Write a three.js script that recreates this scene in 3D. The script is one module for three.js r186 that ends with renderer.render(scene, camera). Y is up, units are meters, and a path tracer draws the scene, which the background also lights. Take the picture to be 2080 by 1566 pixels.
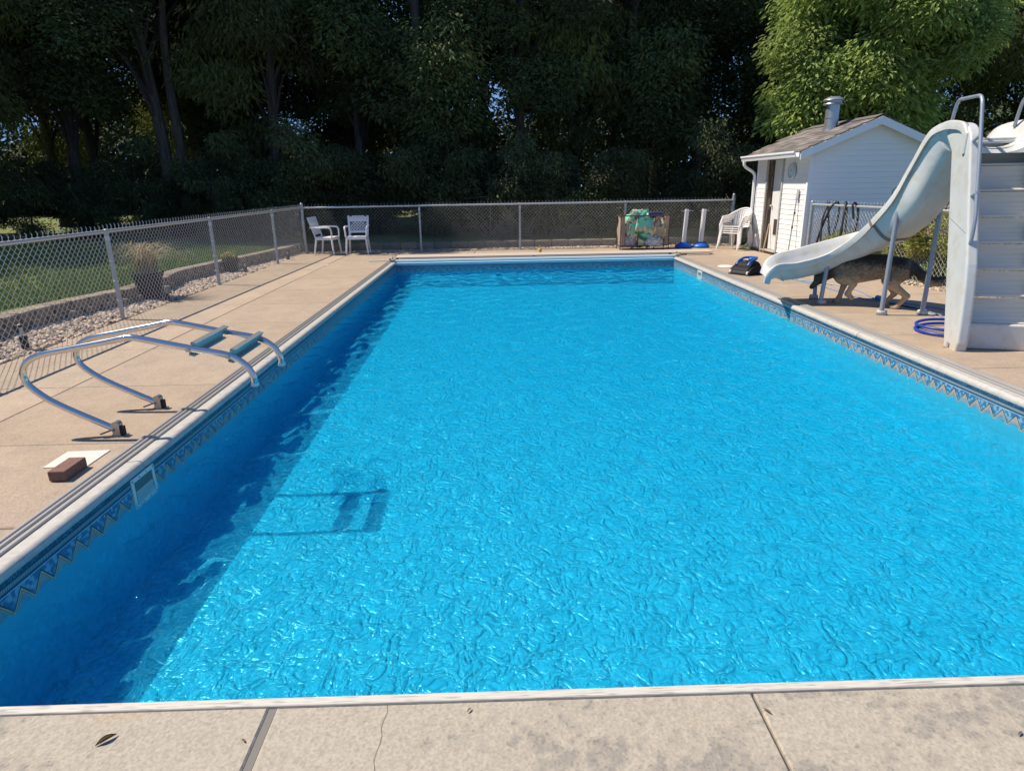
import * as THREE from 'three';
import { mergeGeometries, mergeVertices } from 'three/addons/utils/BufferGeometryUtils.js';
import { RoundedBoxGeometry } from 'three/addons/geometries/RoundedBoxGeometry.js';
import { MarchingCubes } from 'three/addons/objects/MarchingCubes.js';

// ---------------------------------------------------------------- camera, sky, sun, exposure
const scene = new THREE.Scene();
const camera = new THREE.PerspectiveCamera(2 * Math.atan(783 / 1314.12) * 180 / Math.PI, 1024 / 770, 0.05, 600);
camera.position.set(2.4113, 1.6, 1.7033);
camera.rotation.set(-0.30305, -0.01797, -0.01744, 'YXZ');
scene.add(camera);
const renderer = new THREE.WebGLRenderer({ antialias: true });
renderer.toneMapping = THREE.LinearToneMapping;
renderer.toneMappingExposure = 1.46;
renderer.shadowMap.enabled = true;
{ // clear late-summer sky: deep blue overhead, paler towards the horizon
  const W = 256, H = 128, d = new Float32Array(W * H * 4), a = [0.20, 0.35, 0.62], b = [0.055, 0.13, 0.34];
  for (let j = 0; j < H; j++) for (let i = 0; i < W; i++) {
    const el = ((j + 0.5) / H - 0.5) * Math.PI, t = Math.pow(Math.max(0, Math.sin(el)), 0.5), k = 4 * (j * W + i);
    for (let c = 0; c < 3; c++) d[k + c] = a[c] * (1 - t) + b[c] * t;
    d[k + 3] = 1;
  }
  const t = new THREE.DataTexture(d, W, H, THREE.RGBAFormat, THREE.FloatType);
  t.mapping = THREE.EquirectangularReflectionMapping; t.magFilter = THREE.LinearFilter; t.needsUpdate = true;
  scene.background = t; scene.environment = t;
}
const sun = new THREE.DirectionalLight(0xfff0dc, 4.6);
sun.position.set(-0.78, 1.11, -0.17).multiplyScalar(40); sun.castShadow = true;
Object.assign(sun.shadow.camera, { left: -30, right: 30, top: 30, bottom: -30, far: 140 }); sun.shadow.mapSize.set(4096, 4096);
scene.add(sun);

// ---------------------------------------------------------------- helpers
let seed = 7;
const rnd = () => { seed = (Math.imul(seed, 1664525) + 1013904223) >>> 0; return seed / 4294967296; };
const rr = (a, b) => a + (b - a) * rnd();
const V = (x, y, z) => new THREE.Vector3(x, y, z);
const rgb = (r, g, b) => new THREE.Color().setRGB(r, g, b);
const M = (r, g, b, rough = 0.8, more = {}) => new THREE.MeshStandardMaterial({ color: rgb(r, g, b), roughness: rough, ...more });
const MP = (r, g, b, rough = 0.5, more = {}) => new THREE.MeshPhysicalMaterial({ color: rgb(r, g, b), roughness: rough, ...more });
const names = {};
const numbered = (n) => { const k = names[n] = (names[n] ?? -1) + 1; return k ? n + '_' + String(k).padStart(3, '0') : n; };
const lit = (o) => { o.castShadow = true; o.receiveShadow = true; return o; };
function thing(name, label, category, [x, y, z] = [0, 0, 0], turn = 0, group) {
  const o = new THREE.Group(); o.name = numbered(name); scene.add(o); o.position.set(x, y, z); o.rotation.y = turn;
  o.userData = { label, category }; if (group) o.userData.group = group; return o;
}
function solo(name, geo, m, label, category, group, [x, y, z] = [0, 0, 0], turn = 0) {
  const o = lit(new THREE.Mesh(geo, m)); o.name = numbered(name); scene.add(o); o.position.set(x, y, z); o.rotation.y = turn;
  o.userData = { label, category }; if (group) o.userData.group = group; return o;
}
function struct(name, geo, m) { const o = geo ? lit(new THREE.Mesh(geo, m)) : new THREE.Group(); o.name = numbered(name); o.userData.kind = 'structure'; scene.add(o); return o; }
function part(parent, name, geo, m, kind, label) {
  const o = lit(new THREE.Mesh(Array.isArray(geo) ? merge(geo) : geo, m)); o.name = name; parent.add(o);
  if (kind) o.userData.kind = kind; if (label) o.userData.label = label; return o;
}
function copyOf(t, [x, y, z], turn, label) {
  const c = t.clone(); c.name = numbered(t.name.replace(/_\d{3}$/, '')); c.userData = { ...t.userData }; if (label) c.userData.label = label;
  c.position.set(x, y, z); c.rotation.y = turn; scene.add(c); return c;
}
function merge(list) {
  const flat = list.map((g) => { const h = g.index ? g.toNonIndexed() : g; for (const k of Object.keys(h.attributes)) if (!['position', 'normal', 'uv'].includes(k)) h.deleteAttribute(k); return h; });
  return mergeGeometries(flat);
}
const box = (w, h, d, x = 0, y = 0, z = 0, rx = 0, ry = 0, rz = 0) => { const g = new THREE.BoxGeometry(w, h, d); if (rx || ry || rz) g.rotateX(rx).rotateY(ry).rotateZ(rz); return g.translate(x, y, z); };
const rbox = (w, h, d, r, x = 0, y = 0, z = 0, rx = 0, ry = 0, rz = 0, s = 2) => { const g = new RoundedBoxGeometry(w, h, d, s, r); if (rx || ry || rz) g.rotateX(rx).rotateY(ry).rotateZ(rz); return g.translate(x, y, z); };
const span = (x0, x1, y0, y1, z0, z1) => box(x1 - x0, y1 - y0, z1 - z0, (x0 + x1) / 2, (y0 + y1) / 2, (z0 + z1) / 2);
const cyl = (r0, r1, h, x, y, z, n = 16) => new THREE.CylinderGeometry(r1, r0, h, n).translate(x, y + h / 2, z);
const vec = (p) => p.map((q) => q.isVector3 ? q : V(...q));
const tube = (pts, r, seg = 40, rad = 10, closed = false, tension = 0.5) => new THREE.TubeGeometry(new THREE.CatmullRomCurve3(vec(pts), closed, 'catmullrom', tension), seg, r, rad, closed);
const rod = (a, b, r, n = 8, r2 = r) => { const A = vec([a])[0], B = vec([b])[0], d = B.clone().sub(A), g = new THREE.CylinderGeometry(r2, r, d.length(), n); g.applyQuaternion(new THREE.Quaternion().setFromUnitVectors(V(0, 1, 0), d.clone().normalize())); const c = A.add(B).multiplyScalar(0.5); return g.translate(c.x, c.y, c.z); };
// a bent pipe: straight runs joined by round corners
function pipe(pts, r, bend = 0.06, rad = 12) {
  const P = vec(pts), path = new THREE.CurvePath(); let last = P[0];
  for (let i = 1; i < P.length - 1; i++) {
    const a = P[i].clone().add(P[i - 1].clone().sub(P[i]).setLength(Math.min(bend, P[i].distanceTo(P[i - 1]) * 0.48))), b = P[i].clone().add(P[i + 1].clone().sub(P[i]).setLength(Math.min(bend, P[i].distanceTo(P[i + 1]) * 0.48)));
    path.add(new THREE.LineCurve3(last, a)); path.add(new THREE.QuadraticBezierCurve3(a, P[i].clone(), b)); last = b;
  }
  path.add(new THREE.LineCurve3(last, P[P.length - 1]));
  return new THREE.TubeGeometry(path, (P.length - 1) * 14, r, rad, false);
}
// surface through rows of points (rows all alike in length)
function sheet(rows, uvScale = 1) {
  const n = rows[0].length, pos = [], uv = [], idx = [];
  rows.forEach((r, i) => r.forEach((p, j) => { const q = p.isVector3 ? p : V(...p); pos.push(q.x, q.y, q.z); uv.push(j * uvScale, i * uvScale); }));
  for (let i = 0; i < rows.length - 1; i++) for (let j = 0; j < n - 1; j++) { const a = i * n + j, b = a + 1, c = a + n, d = c + 1; idx.push(a, c, b, b, c, d); }
  const g = new THREE.BufferGeometry(); g.setAttribute('position', new THREE.Float32BufferAttribute(pos, 3)); g.setAttribute('uv', new THREE.Float32BufferAttribute(uv, 2)); g.setIndex(idx); g.computeVertexNormals(); return g;
}
// profile in (a, b) extruded along z from z0 to z1, a -> x, b -> y
function extrude(profile, z0, z1, map = (a, b, z) => [a, b, z]) {
  const s = new THREE.Shape(profile.map(([a, b]) => new THREE.Vector2(a, b))), g = new THREE.ExtrudeGeometry(s, { depth: z1 - z0, bevelEnabled: false }), p = g.attributes.position;
  for (let i = 0; i < p.count; i++) p.setXYZ(i, ...map(p.getX(i), p.getY(i), p.getZ(i) + z0));
  g.computeVertexNormals(); return boxUV(g, 1);
}
// smooth noise, periodic over the unit square
function tnoise(cells, s) {
  const g = new Float32Array(cells * cells); let q = s * 7919 + 13; for (let i = 0; i < g.length; i++) { q = (Math.imul(q, 1664525) + 1013904223) >>> 0; g[i] = q / 4294967296; }
  const m = (a) => ((a % cells) + cells) % cells;
  return (x, y) => { x *= cells; y *= cells; const i = Math.floor(x), j = Math.floor(y), u = x - i, v = y - j, su = u * u * (3 - 2 * u), sv = v * v * (3 - 2 * v), a = g[m(j) * cells + m(i)], b = g[m(j) * cells + m(i + 1)], c = g[m(j + 1) * cells + m(i)], d = g[m(j + 1) * cells + m(i + 1)]; return (a + (b - a) * su) * (1 - sv) + (c + (d - c) * su) * sv; };
}
const fbm = (list) => (x, y) => { let a = 0, w = 1, t = 0; for (const f of list) { a += w * f(x, y); t += w; w *= 0.6; } return a / t; };
const clamp = (x) => Math.max(0, Math.min(1, x)), step = (a, b, x) => { const t = clamp((x - a) / (b - a)); return t * t * (3 - 2 * t); };
const srgb = (x) => 255 * (x <= 0.0031308 ? 12.92 * x : 1.055 * Math.pow(x, 1 / 2.4) - 0.055);
// f(u, v) -> [r, g, b] linear (colour) or a number (bump, roughness)
function texture(w, h, f, color = true) {
  const d = new Uint8Array(w * h * 4);
  for (let j = 0; j < h; j++) for (let i = 0; i < w; i++) { const v = f((i + 0.5) / w, (j + 0.5) / h), k = 4 * (j * w + i); for (let c = 0; c < 3; c++) d[k + c] = color ? srgb(clamp(v[c])) : 255 * clamp(v); d[k + 3] = 255; }
  const t = new THREE.DataTexture(d, w, h, THREE.RGBAFormat); t.wrapS = t.wrapT = THREE.RepeatWrapping; t.magFilter = THREE.LinearFilter; t.minFilter = THREE.LinearMipmapLinearFilter; t.generateMipmaps = true; if (color) t.colorSpace = THREE.SRGBColorSpace; t.needsUpdate = true; return t;
}
// uv in metres from world x, z (or another pair), divided by size
function planarUV(g, size, pick = (p, i) => [p.getX(i), p.getZ(i)], off = [0, 0]) {
  const p = g.attributes.position, uv = new Float32Array(p.count * 2); for (let i = 0; i < p.count; i++) { const [a, b] = pick(p, i); uv[2 * i] = a / size + off[0]; uv[2 * i + 1] = b / size + off[1]; }
  g.setAttribute('uv', new THREE.BufferAttribute(uv, 2)); return g;
}
function boxUV(g, size, off = [0, 0]) { // by the face's main direction
  const q = g.index ? g.toNonIndexed() : g, p = q.attributes.position, n = q.attributes.normal, uv = new Float32Array(p.count * 2);
  for (let i = 0; i < p.count; i++) { const ax = Math.abs(n.getX(i)), ay = Math.abs(n.getY(i)), az = Math.abs(n.getZ(i)); const [a, b] = ay >= ax && ay >= az ? [p.getX(i), p.getZ(i)] : ax >= az ? [p.getZ(i), p.getY(i)] : [p.getX(i), p.getY(i)]; uv[2 * i] = a / size + off[0]; uv[2 * i + 1] = b / size + off[1]; }
  q.setAttribute('uv', new THREE.BufferAttribute(uv, 2)); return q;
}
const m4 = new THREE.Matrix4(), qq = new THREE.Quaternion(), ee = new THREE.Euler();
function instances(name, geo, m, list, parent) { // list of [x, y, z, rx, ry, rz, sx, sy, sz, color]
  const o = new THREE.InstancedMesh(geo, m, list.length); o.name = name;
  list.forEach((a, i) => { qq.setFromEuler(ee.set(a[3], a[4], a[5])); m4.compose(V(a[0], a[1], a[2]), qq, V(a[6], a[7] ?? a[6], a[8] ?? a[6])); o.setMatrixAt(i, m4); if (a[9]) o.setColorAt(i, a[9]); });
  o.userData.kind = 'stuff'; lit(o); (parent ?? scene).add(o); return o;
}

// ---------------------------------------------------------------- ground
const nA = tnoise(8, 1), nB = tnoise(24, 2), nC = tnoise(64, 3), nD = tnoise(160, 4), nE = tnoise(13, 5), nF = tnoise(37, 6);
const soilTex = texture(512, 512, (u, v) => { const f = fbm([nA, nB, nC])(u, v), g = nD(u, v), t = step(0.42, 0.62, f); return [0.09 + 0.05 * g + 0.03 * t, 0.13 + 0.07 * g - 0.02 * t, 0.035 + 0.02 * g]; });
const lawnMat = new THREE.MeshStandardMaterial({ map: soilTex, roughness: 1 });
const wallLine = [[-3.32, 3], [-3.35, -1], [-3.42, -3.5], [-3.5, -5.2], [-3.56, -6.3], [-3.42, -7.2], [-3.25, -8.0], [-3.3, -9.0], [-3.5, -10.0], [-3.4, -11.0], [-3.24, -11.9], [-3.05, -13.2], [-2.9, -14.3], [-2.86, -15.4]];
const wallCurve = new THREE.CatmullRomCurve3(wallLine.map(([x, z]) => V(x, 0, z)));
const wallX = (z) => { let a = 0, b = 1; for (let k = 0; k < 30; k++) { const m = (a + b) / 2; if (wallCurve.getPoint(m).z > z) a = m; else b = m; } return wallCurve.getPoint(a).x; };
const lawnY = (x, z) => 0.15 + 0.035 * Math.max(0, -3.4 - x) + 0.03 * Math.sin(x * 0.7 + z * 0.4);
{
  const rows = []; for (let i = 0; i <= 40; i++) { const z = 8 - i * (23.5 / 40), x0 = wallX(Math.min(3, z)) - 0.08; rows.push(Array.from({ length: 24 }, (_, j) => { const x = x0 - 70 * Math.pow(j / 23, 2.2); return [x, Math.min(1.2, lawnY(x, z)), z]; })); }
  const back = []; for (let i = -1; i <= 20; i++) { const z = -15.5 - 190 * Math.pow(Math.max(0, i) / 20, 2); back.push(Array.from({ length: 41 }, (_, j) => { const s = j / 20 - 1, x = 100 * s * Math.abs(s); return [x, i < 0 ? -0.5 : 0.08 + 0.3 * Math.min(1, i / 6), z]; })); }
  const right = [[[8.4, -0.04, 12], [100, -0.04, 12]], [[8.4, -0.04, -15.5], [100, -0.04, -15.5]]];
  const front = [[[-100, -0.03, 60], [100, -0.03, 60]], [[-100, -0.03, 3.4], [100, -0.03, 3.4]]];
  const g = merge([sheet(rows), sheet(back), sheet(right), sheet(front)]);
  struct('ground', planarUV(g, 2.6), lawnMat);
}
// base under the paving and the gravel
const baseMat = M(0.05, 0.04, 0.03, 1);
struct('gravel_bed', merge([span(-3.6, -2.42, -0.2, -0.03, -15.5, 3.4), span(-2.9, 8.6, -0.2, -0.02, -15.5, -14.98), span(8.35, 9.6, -0.2, -0.03, -11.3, 3.4)]), M(0.22, 0.19, 0.15, 1));

// ---------------------------------------------------------------- paving
const grain = (u, v) => nD(u, v) * 0.5 + nD(u * 1.0 + 0.37, v + 0.21) * 0.5;
const speck = tnoise(256, 21), speck2 = tnoise(200, 22);
const deckTex = texture(1024, 1024, (u, v) => { const s = speck(u, v), f = fbm([nA, nB, nC])(u, v); let t = 0.86 + 0.22 * (f - 0.5) + 0.24 * (s - 0.5) + 0.14 * (speck2(u, v) - 0.5); if (s > 0.93) t *= 0.72; const st = step(0.62, 0.75, nE(u, v)) * 0.08; return [0.425 * t - st * 0.2, 0.342 * t - st * 0.15, 0.252 * t - st * 0.06]; });
const deckBump = texture(512, 512, (u, v) => speck(u, v) * 0.6 + nC(u, v) * 0.4, false);
const deckMats = [1, 0.96, 1.04, 0.93].map((k, i) => new THREE.MeshStandardMaterial({ map: deckTex, bumpMap: deckBump, bumpScale: 0.0025, roughness: 0.9, color: rgb(k, k * (1 - 0.01 * i), k * (1 - 0.015 * i)) }));
// the pour at the shallow end: older and weathered, grey lichen and rubbed patches
const wearN = fbm([tnoise(5, 31), tnoise(11, 32), tnoise(23, 33), tnoise(61, 34)]), wearF = tnoise(520, 35), wearG = tnoise(170, 36), pit = tnoise(760, 37);
const wornTex = texture(2048, 1024, (u, v) => {
  const big = wearN(u, v), fine = wearF(u, v * 0.5), mid = wearG(u, v * 0.5), grey = 0.85 * step(0.38, 0.60, big + 0.34 * (mid - 0.5) + 0.2 * (fine - 0.5)), rust = step(0.58, 0.7, wearN(u + 0.43, v + 0.19)) * (0.4 + 0.6 * mid), dark = step(0.6, 0.85, fine) * grey;
  let t = 0.90 + 0.24 * (fine - 0.5) + 0.18 * (pit(u, v * 0.5) - 0.5); if (pit(u + 0.5, v * 0.5) > 0.9) t *= 0.8;
  const c = [0.40, 0.36, 0.29], gcol = [0.275, 0.257, 0.222], r = [0.45, 0.30, 0.16];
  return c.map((x, i) => (x * (1 - grey) + gcol[i] * grey) * (1 - 0.3 * rust) * t * (1 - 0.28 * dark) + 0.3 * rust * r[i] * t);
});
const wornBump = texture(1024, 512, (u, v) => 0.5 * wearF(u, v * 0.5) + 0.3 * pit(u, v * 0.5) + 0.2 * wearG(u, v * 0.5), false);
const wornMat = new THREE.MeshStandardMaterial({ map: wornTex, bumpMap: wornBump, bumpScale: 0.0025, roughness: 0.95 });
const deck = struct('pool_deck');
part(deck, 'sub_base', merge([span(-2.44, -0.005, -0.25, -0.035, -14.97, 3.4), span(6.455, 8.38, -0.25, -0.035, -14.97, 3.4), span(0, 6.45, -0.25, -0.035, -14.97, -13.25), span(0, 6.45, -0.25, -0.035, 0.02, 3.4)]), baseMat);
let slabNo = 0;
function slab(x0, x1, z0, z1, m, corners) { // one poured panel with eased edges
  const g0 = 0.004, e = 0.006, y = rr(-0.0015, 0.0015), c = corners ?? [[x0 + g0, z0 + g0], [x1 - g0, z0 + g0], [x1 - g0, z1 - g0], [x0 + g0, z1 - g0]];
  const cx = c.reduce((a, p) => a + p[0], 0) / 4, cz = c.reduce((a, p) => a + p[1], 0) / 4, ring = (k, yy) => c.map(([x, z]) => V(x - k * Math.sign(x - cx), yy, z - k * Math.sign(z - cz)));
  const R = [ring(0, -0.09), ring(0, y - e), ring(e, y)], pos = [], add = (a, b, d) => pos.push(a.x, a.y, a.z, b.x, b.y, b.z, d.x, d.y, d.z);
  for (let i = 0; i < 4; i++) { const j = (i + 1) % 4; for (let k = 0; k < 2; k++) { add(R[k][i], R[k + 1][i], R[k][j]); add(R[k][j], R[k + 1][i], R[k + 1][j]); } }
  add(R[2][0], R[2][2], R[2][1]); add(R[2][0], R[2][3], R[2][2]);
  const g = new THREE.BufferGeometry(); g.setAttribute('position', new THREE.Float32BufferAttribute(pos, 3)); g.computeVertexNormals();
  const worn = m === wornMat; planarUV(g, worn ? 4.2 : 1.7, worn ? (p, i) => [p.getX(i), p.getZ(i) * 2] : undefined, worn ? [0.11, 0.2] : [rnd(), rnd()]);
  part(deck, 'slab', g, m ?? deckMats[slabNo++ % 4]);
}
const zl = [3.4, 2.7, 1.4, 0.09, -1.22, -2.33, -3.64, -4.98, -6.28, -7.6, -8.9, -10.2, -11.5, -12.8, -14.0, -14.97];
for (let i = 0; i < zl.length - 1; i++) { slab(-2.45, -1.25, zl[i + 1], zl[i]); slab(-1.25, -0.004, zl[i + 1], zl[i]); }
const xf = [0, 0.37, 1.85, 3.35, 4.85, 6.46]; for (let i = 0; i < xf.length - 1; i++) slab(xf[i], xf[i + 1], -14.97, -13.24);
const zr = [3.4, 2.6, 1.35, 0.05, -1.15, -2.35, -3.6, -4.9, -6.1, -7.3, -8.6, -9.9, -11.2, -12.4, -13.6, -14.97], edgeR = (z) => z > -11.2 ? 8.36 + 0.12 * (z + 11.3) * (z > -3 ? 0 : 1) + (z > -3 ? 0.98 : 0) : 8.42;
for (let i = 0; i < zr.length - 1; i++) { const a = zr[i], b = zr[i + 1]; slab(0, 0, 0, 0, null, [[6.464, b + 0.004], [7.6, b + 0.004], [7.6, a - 0.004], [6.464, a - 0.004]]); slab(0, 0, 0, 0, null, [[7.608, b + 0.004], [edgeR(b), b + 0.004], [edgeR(a), a - 0.004], [7.608, a - 0.004]]); }
const xn = [0, 1.652, 3.21, 4.77, 6.46]; for (let i = 0; i < 4; i++) slab(xn[i] + (i === 1 ? 0.009 : 0), xn[i + 1] - (i === 0 ? 0.009 : 0), 0.0, 3.4, wornMat);
{ // hairline crack with its repaired, darker lips
  const pts = []; for (let i = 0; i <= 26; i++) pts.push([2.02 + 0.008 * Math.sin(i * 1.7) + rr(-0.004, 0.004), 0.001, 0.01 + i * 0.03]);
  const g = []; for (let i = 0; i < 26; i++) g.push(rod(pts[i], pts[i + 1], 0.0006, 4)); part(deck, 'crack', g, M(0.19, 0.165, 0.135, 1)); part(deck, 'joint_filler', box(0.024, 0.03, 3.39, 1.652, -0.021, 1.70), M(0.17, 0.16, 0.145, 0.9));
}

// ---------------------------------------------------------------- pool shell
const X0 = 0.2, X1 = 6.25, ZF = -12.5, WL = -0.17, floorY = (z) => -0.70 + 0.16 * clamp(-z / 12.5);
const pool = struct('swimming_pool');
const lA = tnoise(26, 41), lB = tnoise(58, 42), lC = tnoise(130, 43), lD = tnoise(17, 44), lE = tnoise(34, 45), lF = tnoise(70, 46);
// printed vinyl: deep blue with paler and darker flecks, lightly embossed and wrinkled over the sand
const lG = tnoise(44, 47), lH = tnoise(96, 48), lI = tnoise(190, 49), ridge = (f, x, y, p) => Math.pow(1 - Math.abs(2 * f(x, y) - 1), p);
// vinyl print: mid blue with an even, fine speckle and a few small ragged dark motifs
const motif = []; for (let i = 0; i < 26; i++) motif.push([rnd(), rnd(), rr(0.007, 0.012), rr(0, 6.3)]);
const linerTex = texture(2048, 2048, (u, v) => {
  let k = 0.92 + 0.22 * (lI(u, v) - 0.5) + 0.22 * (lC(u, v) - 0.5); for (const [a, b, r, t] of motif) { const x = u - a, y = v - b; if (Math.abs(x) < 0.016 && Math.abs(y) < 0.016 && Math.hypot(x, y) < r * (0.62 + 0.38 * Math.cos(5 * Math.atan2(y, x) + t))) k *= 0.72; }
  return [0.065 * k, 0.46 * k, 0.64 * k]; });
// the vinyl lies wrinkled and dimpled over its sand bed
const linerBump = texture(2048, 2048, (u, v) => { const wx = u + 0.03 * (lD(u, v) - 0.5) + 0.008 * (lB(u, v) - 0.5), wy = v + 0.03 * (lA(v, u) - 0.5) + 0.008 * (lB(v + 0.4, u) - 0.5); return 0.30 * lD(wx, wy) + 0.32 * ridge(lE, wx, wy, 3) + 0.24 * ridge(lB, wx + 0.3, wy, 2.4) + 0.14 * ridge(lH, wx, wy + 0.2, 1.6); }, false);
const linerMat = new THREE.MeshPhysicalMaterial({ map: linerTex, bumpMap: linerBump, bumpScale: 0.033, roughness: 0.24, ior: 1.6 });
const linerWall = new THREE.MeshStandardMaterial({ map: linerTex, roughness: 0.5 });
{ const rows = []; for (let i = 0; i <= 40; i++) { const z = 0.05 + (ZF - 0.1) * i / 40; rows.push(Array.from({ length: 13 }, (_, j) => [X0 - 0.02 + (X1 - X0 + 0.04) * j / 12, floorY(z), z])); }
  part(pool, 'floor', planarUV(sheet(rows), 2.3), linerMat); }
part(pool, 'wall', boxUV(span(X0 - 0.12, X0, -1, -0.03, ZF - 0.1, 0.05), 3.1), linerWall);
part(pool, 'wall', boxUV(span(X1, X1 + 0.12, -1, -0.03, ZF - 0.1, 0.05), 3.1, [0.3, 0]), linerWall);
part(pool, 'wall', boxUV(span(X0 + 0.001, X1 - 0.001, -1, -0.03, ZF - 0.12, ZF), 3.1), linerWall);
part(pool, 'wall', boxUV(span(X0 + 0.001, X1 - 0.001, -1, -0.022, 0, 0.019), 3.1), linerWall);
// printed border: granite band, rope course, blue band with chevrons, pale marble under them
const bN = tnoise(200, 51), bM = tnoise(60, 52), bL = tnoise(24, 53);
const borderTex = texture(1024, 256, (u, v) => { // 8 chevrons long, 0.27 m high, v = 1 at the coping
  const n = bN(u, v * 0.25), m = bM(u, v * 0.25), l = bL(u, v * 0.25), h = (1 - v) * 0.27, cx = Math.abs(((u * 8) % 1) - 0.5) * 2, mm = (a, b, t) => a.map((x, i) => x + (b[i] - x) * clamp(t));
  const navy = mm([0.012, 0.045, 0.10], [0.10, 0.20, 0.30], step(0.55, 0.85, n) + 0.3 * (m - 0.5)), blue = mm([0.03, 0.14, 0.28], [0.20, 0.38, 0.50], step(0.42, 0.75, m) * 0.9 + 0.5 * (n - 0.5)), cream = mm([0.28, 0.36, 0.38], [0.07, 0.24, 0.38], l * 1.2 + 0.5 * (n - 0.5));
  if (h < 0.028) return navy;
  if (h < 0.036) return [0.01, 0.03, 0.07];
  if (h < 0.056) { const s = ((u * 96 + h * 60) % 1); return s < 0.5 ? [0.36, 0.42, 0.40] : [0.03, 0.07, 0.12]; }
  if (h < 0.070) return [0.015, 0.05, 0.12];
  if (h < 0.074) return [0.42, 0.55, 0.62];
  const top = 0.084 + 0.085 * cx; // chevron edge
  if (h < top - 0.004) return blue;
  if (h < top + 0.008) return [0.045, 0.04, 0.045];
  if (h < top + 0.017 && h < 0.185) return mm([0.56, 0.44, 0.32], [0.66, 0.58, 0.46], n);
  if (h < top + 0.021 && h < 0.18) return [0.10, 0.08, 0.07];
  if (h < top + 0.036 && h < 0.185) return mm([0.40, 0.24, 0.14], [0.52, 0.36, 0.24], n);
  if (h > 0.172 + 0.012 * (m - 0.5)) return mm([0.05, 0.38, 0.53], [0.055, 0.42, 0.58], n);
  return cream;
});
const borderMat = new THREE.MeshStandardMaterial({ map: borderTex, roughness: 0.4 });
function border(a, b, name = 'printed_border') { // strip proud of the wall by 2 mm, from a to b
  const A = V(...a), B = V(...b), len = A.distanceTo(B), g = sheet([[A.clone().setY(-0.30), B.clone().setY(-0.30)], [A.clone().setY(-0.03), B.clone().setY(-0.03)]]), uv = g.attributes.uv;
  [[0, 0], [len / 1.092, 0], [0, 1], [len / 1.092, 1]].forEach(([s, t], i) => uv.setXY(i, s, t)); part(pool, name, g, borderMat);
}
border([X0 + 0.002, 0, 0], [X0 + 0.002, 0, ZF]); border([X1 - 0.002, 0, ZF], [X1 - 0.002, 0, 0]); border([X0, 0, ZF + 0.002], [X1, 0, ZF + 0.002]);
// coping: white rolled nosing in lengths, with the cover track (two ribs and a slot) behind it
const vinyl = new THREE.MeshStandardMaterial({ roughness: 0.42, map: texture(256, 256, (u, v) => { const f = fbm([nB, nC, nD])(u, v), t = 0.93 + 0.2 * (f - 0.5) - 0.16 * step(0.6, 0.78, nF(u, v)) * nC(u, v); return [0.50 * t, 0.485 * t, 0.445 * t]; }) }), alu = M(0.44, 0.43, 0.41, 0.42, { metalness: 0.5 }), slotMat = M(0.03, 0.03, 0.03, 0.9);
const nose = [[0.104, -0.03], [0.104, 0.006]]; for (let i = 0; i <= 9; i++) { const a = Math.PI / 2 - i / 9 * Math.PI * 0.78; nose.push([0.169 + 0.035 * Math.cos(a), -0.024 + 0.035 * Math.sin(a)]); } nose.push([0.196, -0.07], [0.18, -0.07], [0.17, -0.03]);
const rib = (a, b, h) => [[a, -0.02], [a, h - 0.004], [a + 0.004, h], [b - 0.004, h], [b, h - 0.004], [b, -0.02]];
const seamsL = [0.02, -2.0, -4.45, -6.9, -9.35, -11.4, ZF + 0.02], seamsR = [0.02, -2.35, -5.0, -7.92, -9.85, -11.9, ZF + 0.02];
for (const [sgn, off, seams] of [[1, 0, seamsL], [-1, 6.45, seamsR]]) {
  const map = (a, b, z) => [off + sgn * a, b, z];
  for (let i = 0; i < seams.length - 1; i++) part(pool, 'coping', extrude(nose, seams[i + 1] + 0.004, seams[i] - 0.004, map), vinyl);
  part(pool, 'cover_track', merge([extrude(rib(0, 0.026, 0.022), -12.9, 0.0, map), extrude(rib(0.040, 0.062, 0.024), -12.9, 0.0, map), extrude(rib(0.070, 0.098, 0.018), -12.9, 0.0, map)]), alu);
  part(pool, 'track_slot', extrude([[0.02, -0.03], [0.02, 0.002], [0.072, 0.002], [0.072, -0.03]], -12.9, 0.0, map), slotMat);
  for (let k = 0; k < 7; k++) part(pool, 'screw', new THREE.CylinderGeometry(0.006, 0.006, 0.004, 8).translate(off + sgn * 0.011, 0.0195, -0.6 - k * 1.75), M(0.4, 0.4, 0.4, 0.3, { metalness: 0.8 }));
}
part(pool, 'coping_strip', rbox(6.05, 0.03, 0.036, 0.006, 3.225, -0.009, -0.014), new THREE.MeshStandardMaterial({ roughness: 0.7, map: texture(512, 64, (u, v) => { const t = 0.85 + 0.3 * (fbm([nB, nC, nD])(u * 3, v) - 0.5) - 0.3 * step(0.62, 0.8, nC(u * 2, v * 0.2)); return [0.60 * t, 0.58 * t, 0.51 * t]; }) }));
// far end: housing of the roll-up cover, its raised lid and the white leading bar
const far = thing('pool_cover_reel', 'automatic pool cover housing with raised tan lid and white leading bar at far end', 'pool cover', [0, 0, 0]);
part(far, 'housing', span(0.02, 6.43, -0.3, -0.09, -13.22, -12.64), slotMat);
part(far, 'lid', rbox(7.1, 0.022, 0.34, 0.006, 3.68, 0.068, -13.08, 0.06), M(0.46, 0.40, 0.33, 0.7));
for (const x of [0.1, 3.2, 6.3]) part(far, 'lid_bracket', span(x, x + 0.06, -0.1, 0.055, -13.2, -13.14), alu);
part(far, 'leading_bar', new THREE.CylinderGeometry(0.03, 0.03, 6.16, 20).rotateZ(Math.PI / 2).translate(3.225, 0.022, -12.6), M(0.58, 0.64, 0.66, 0.3));
part(far, 'cover_roll', new THREE.CylinderGeometry(0.1, 0.1, 6.0, 20).rotateZ(Math.PI / 2).translate(3.225, -0.06, -12.92), M(0.06, 0.09, 0.14, 0.7));
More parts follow.
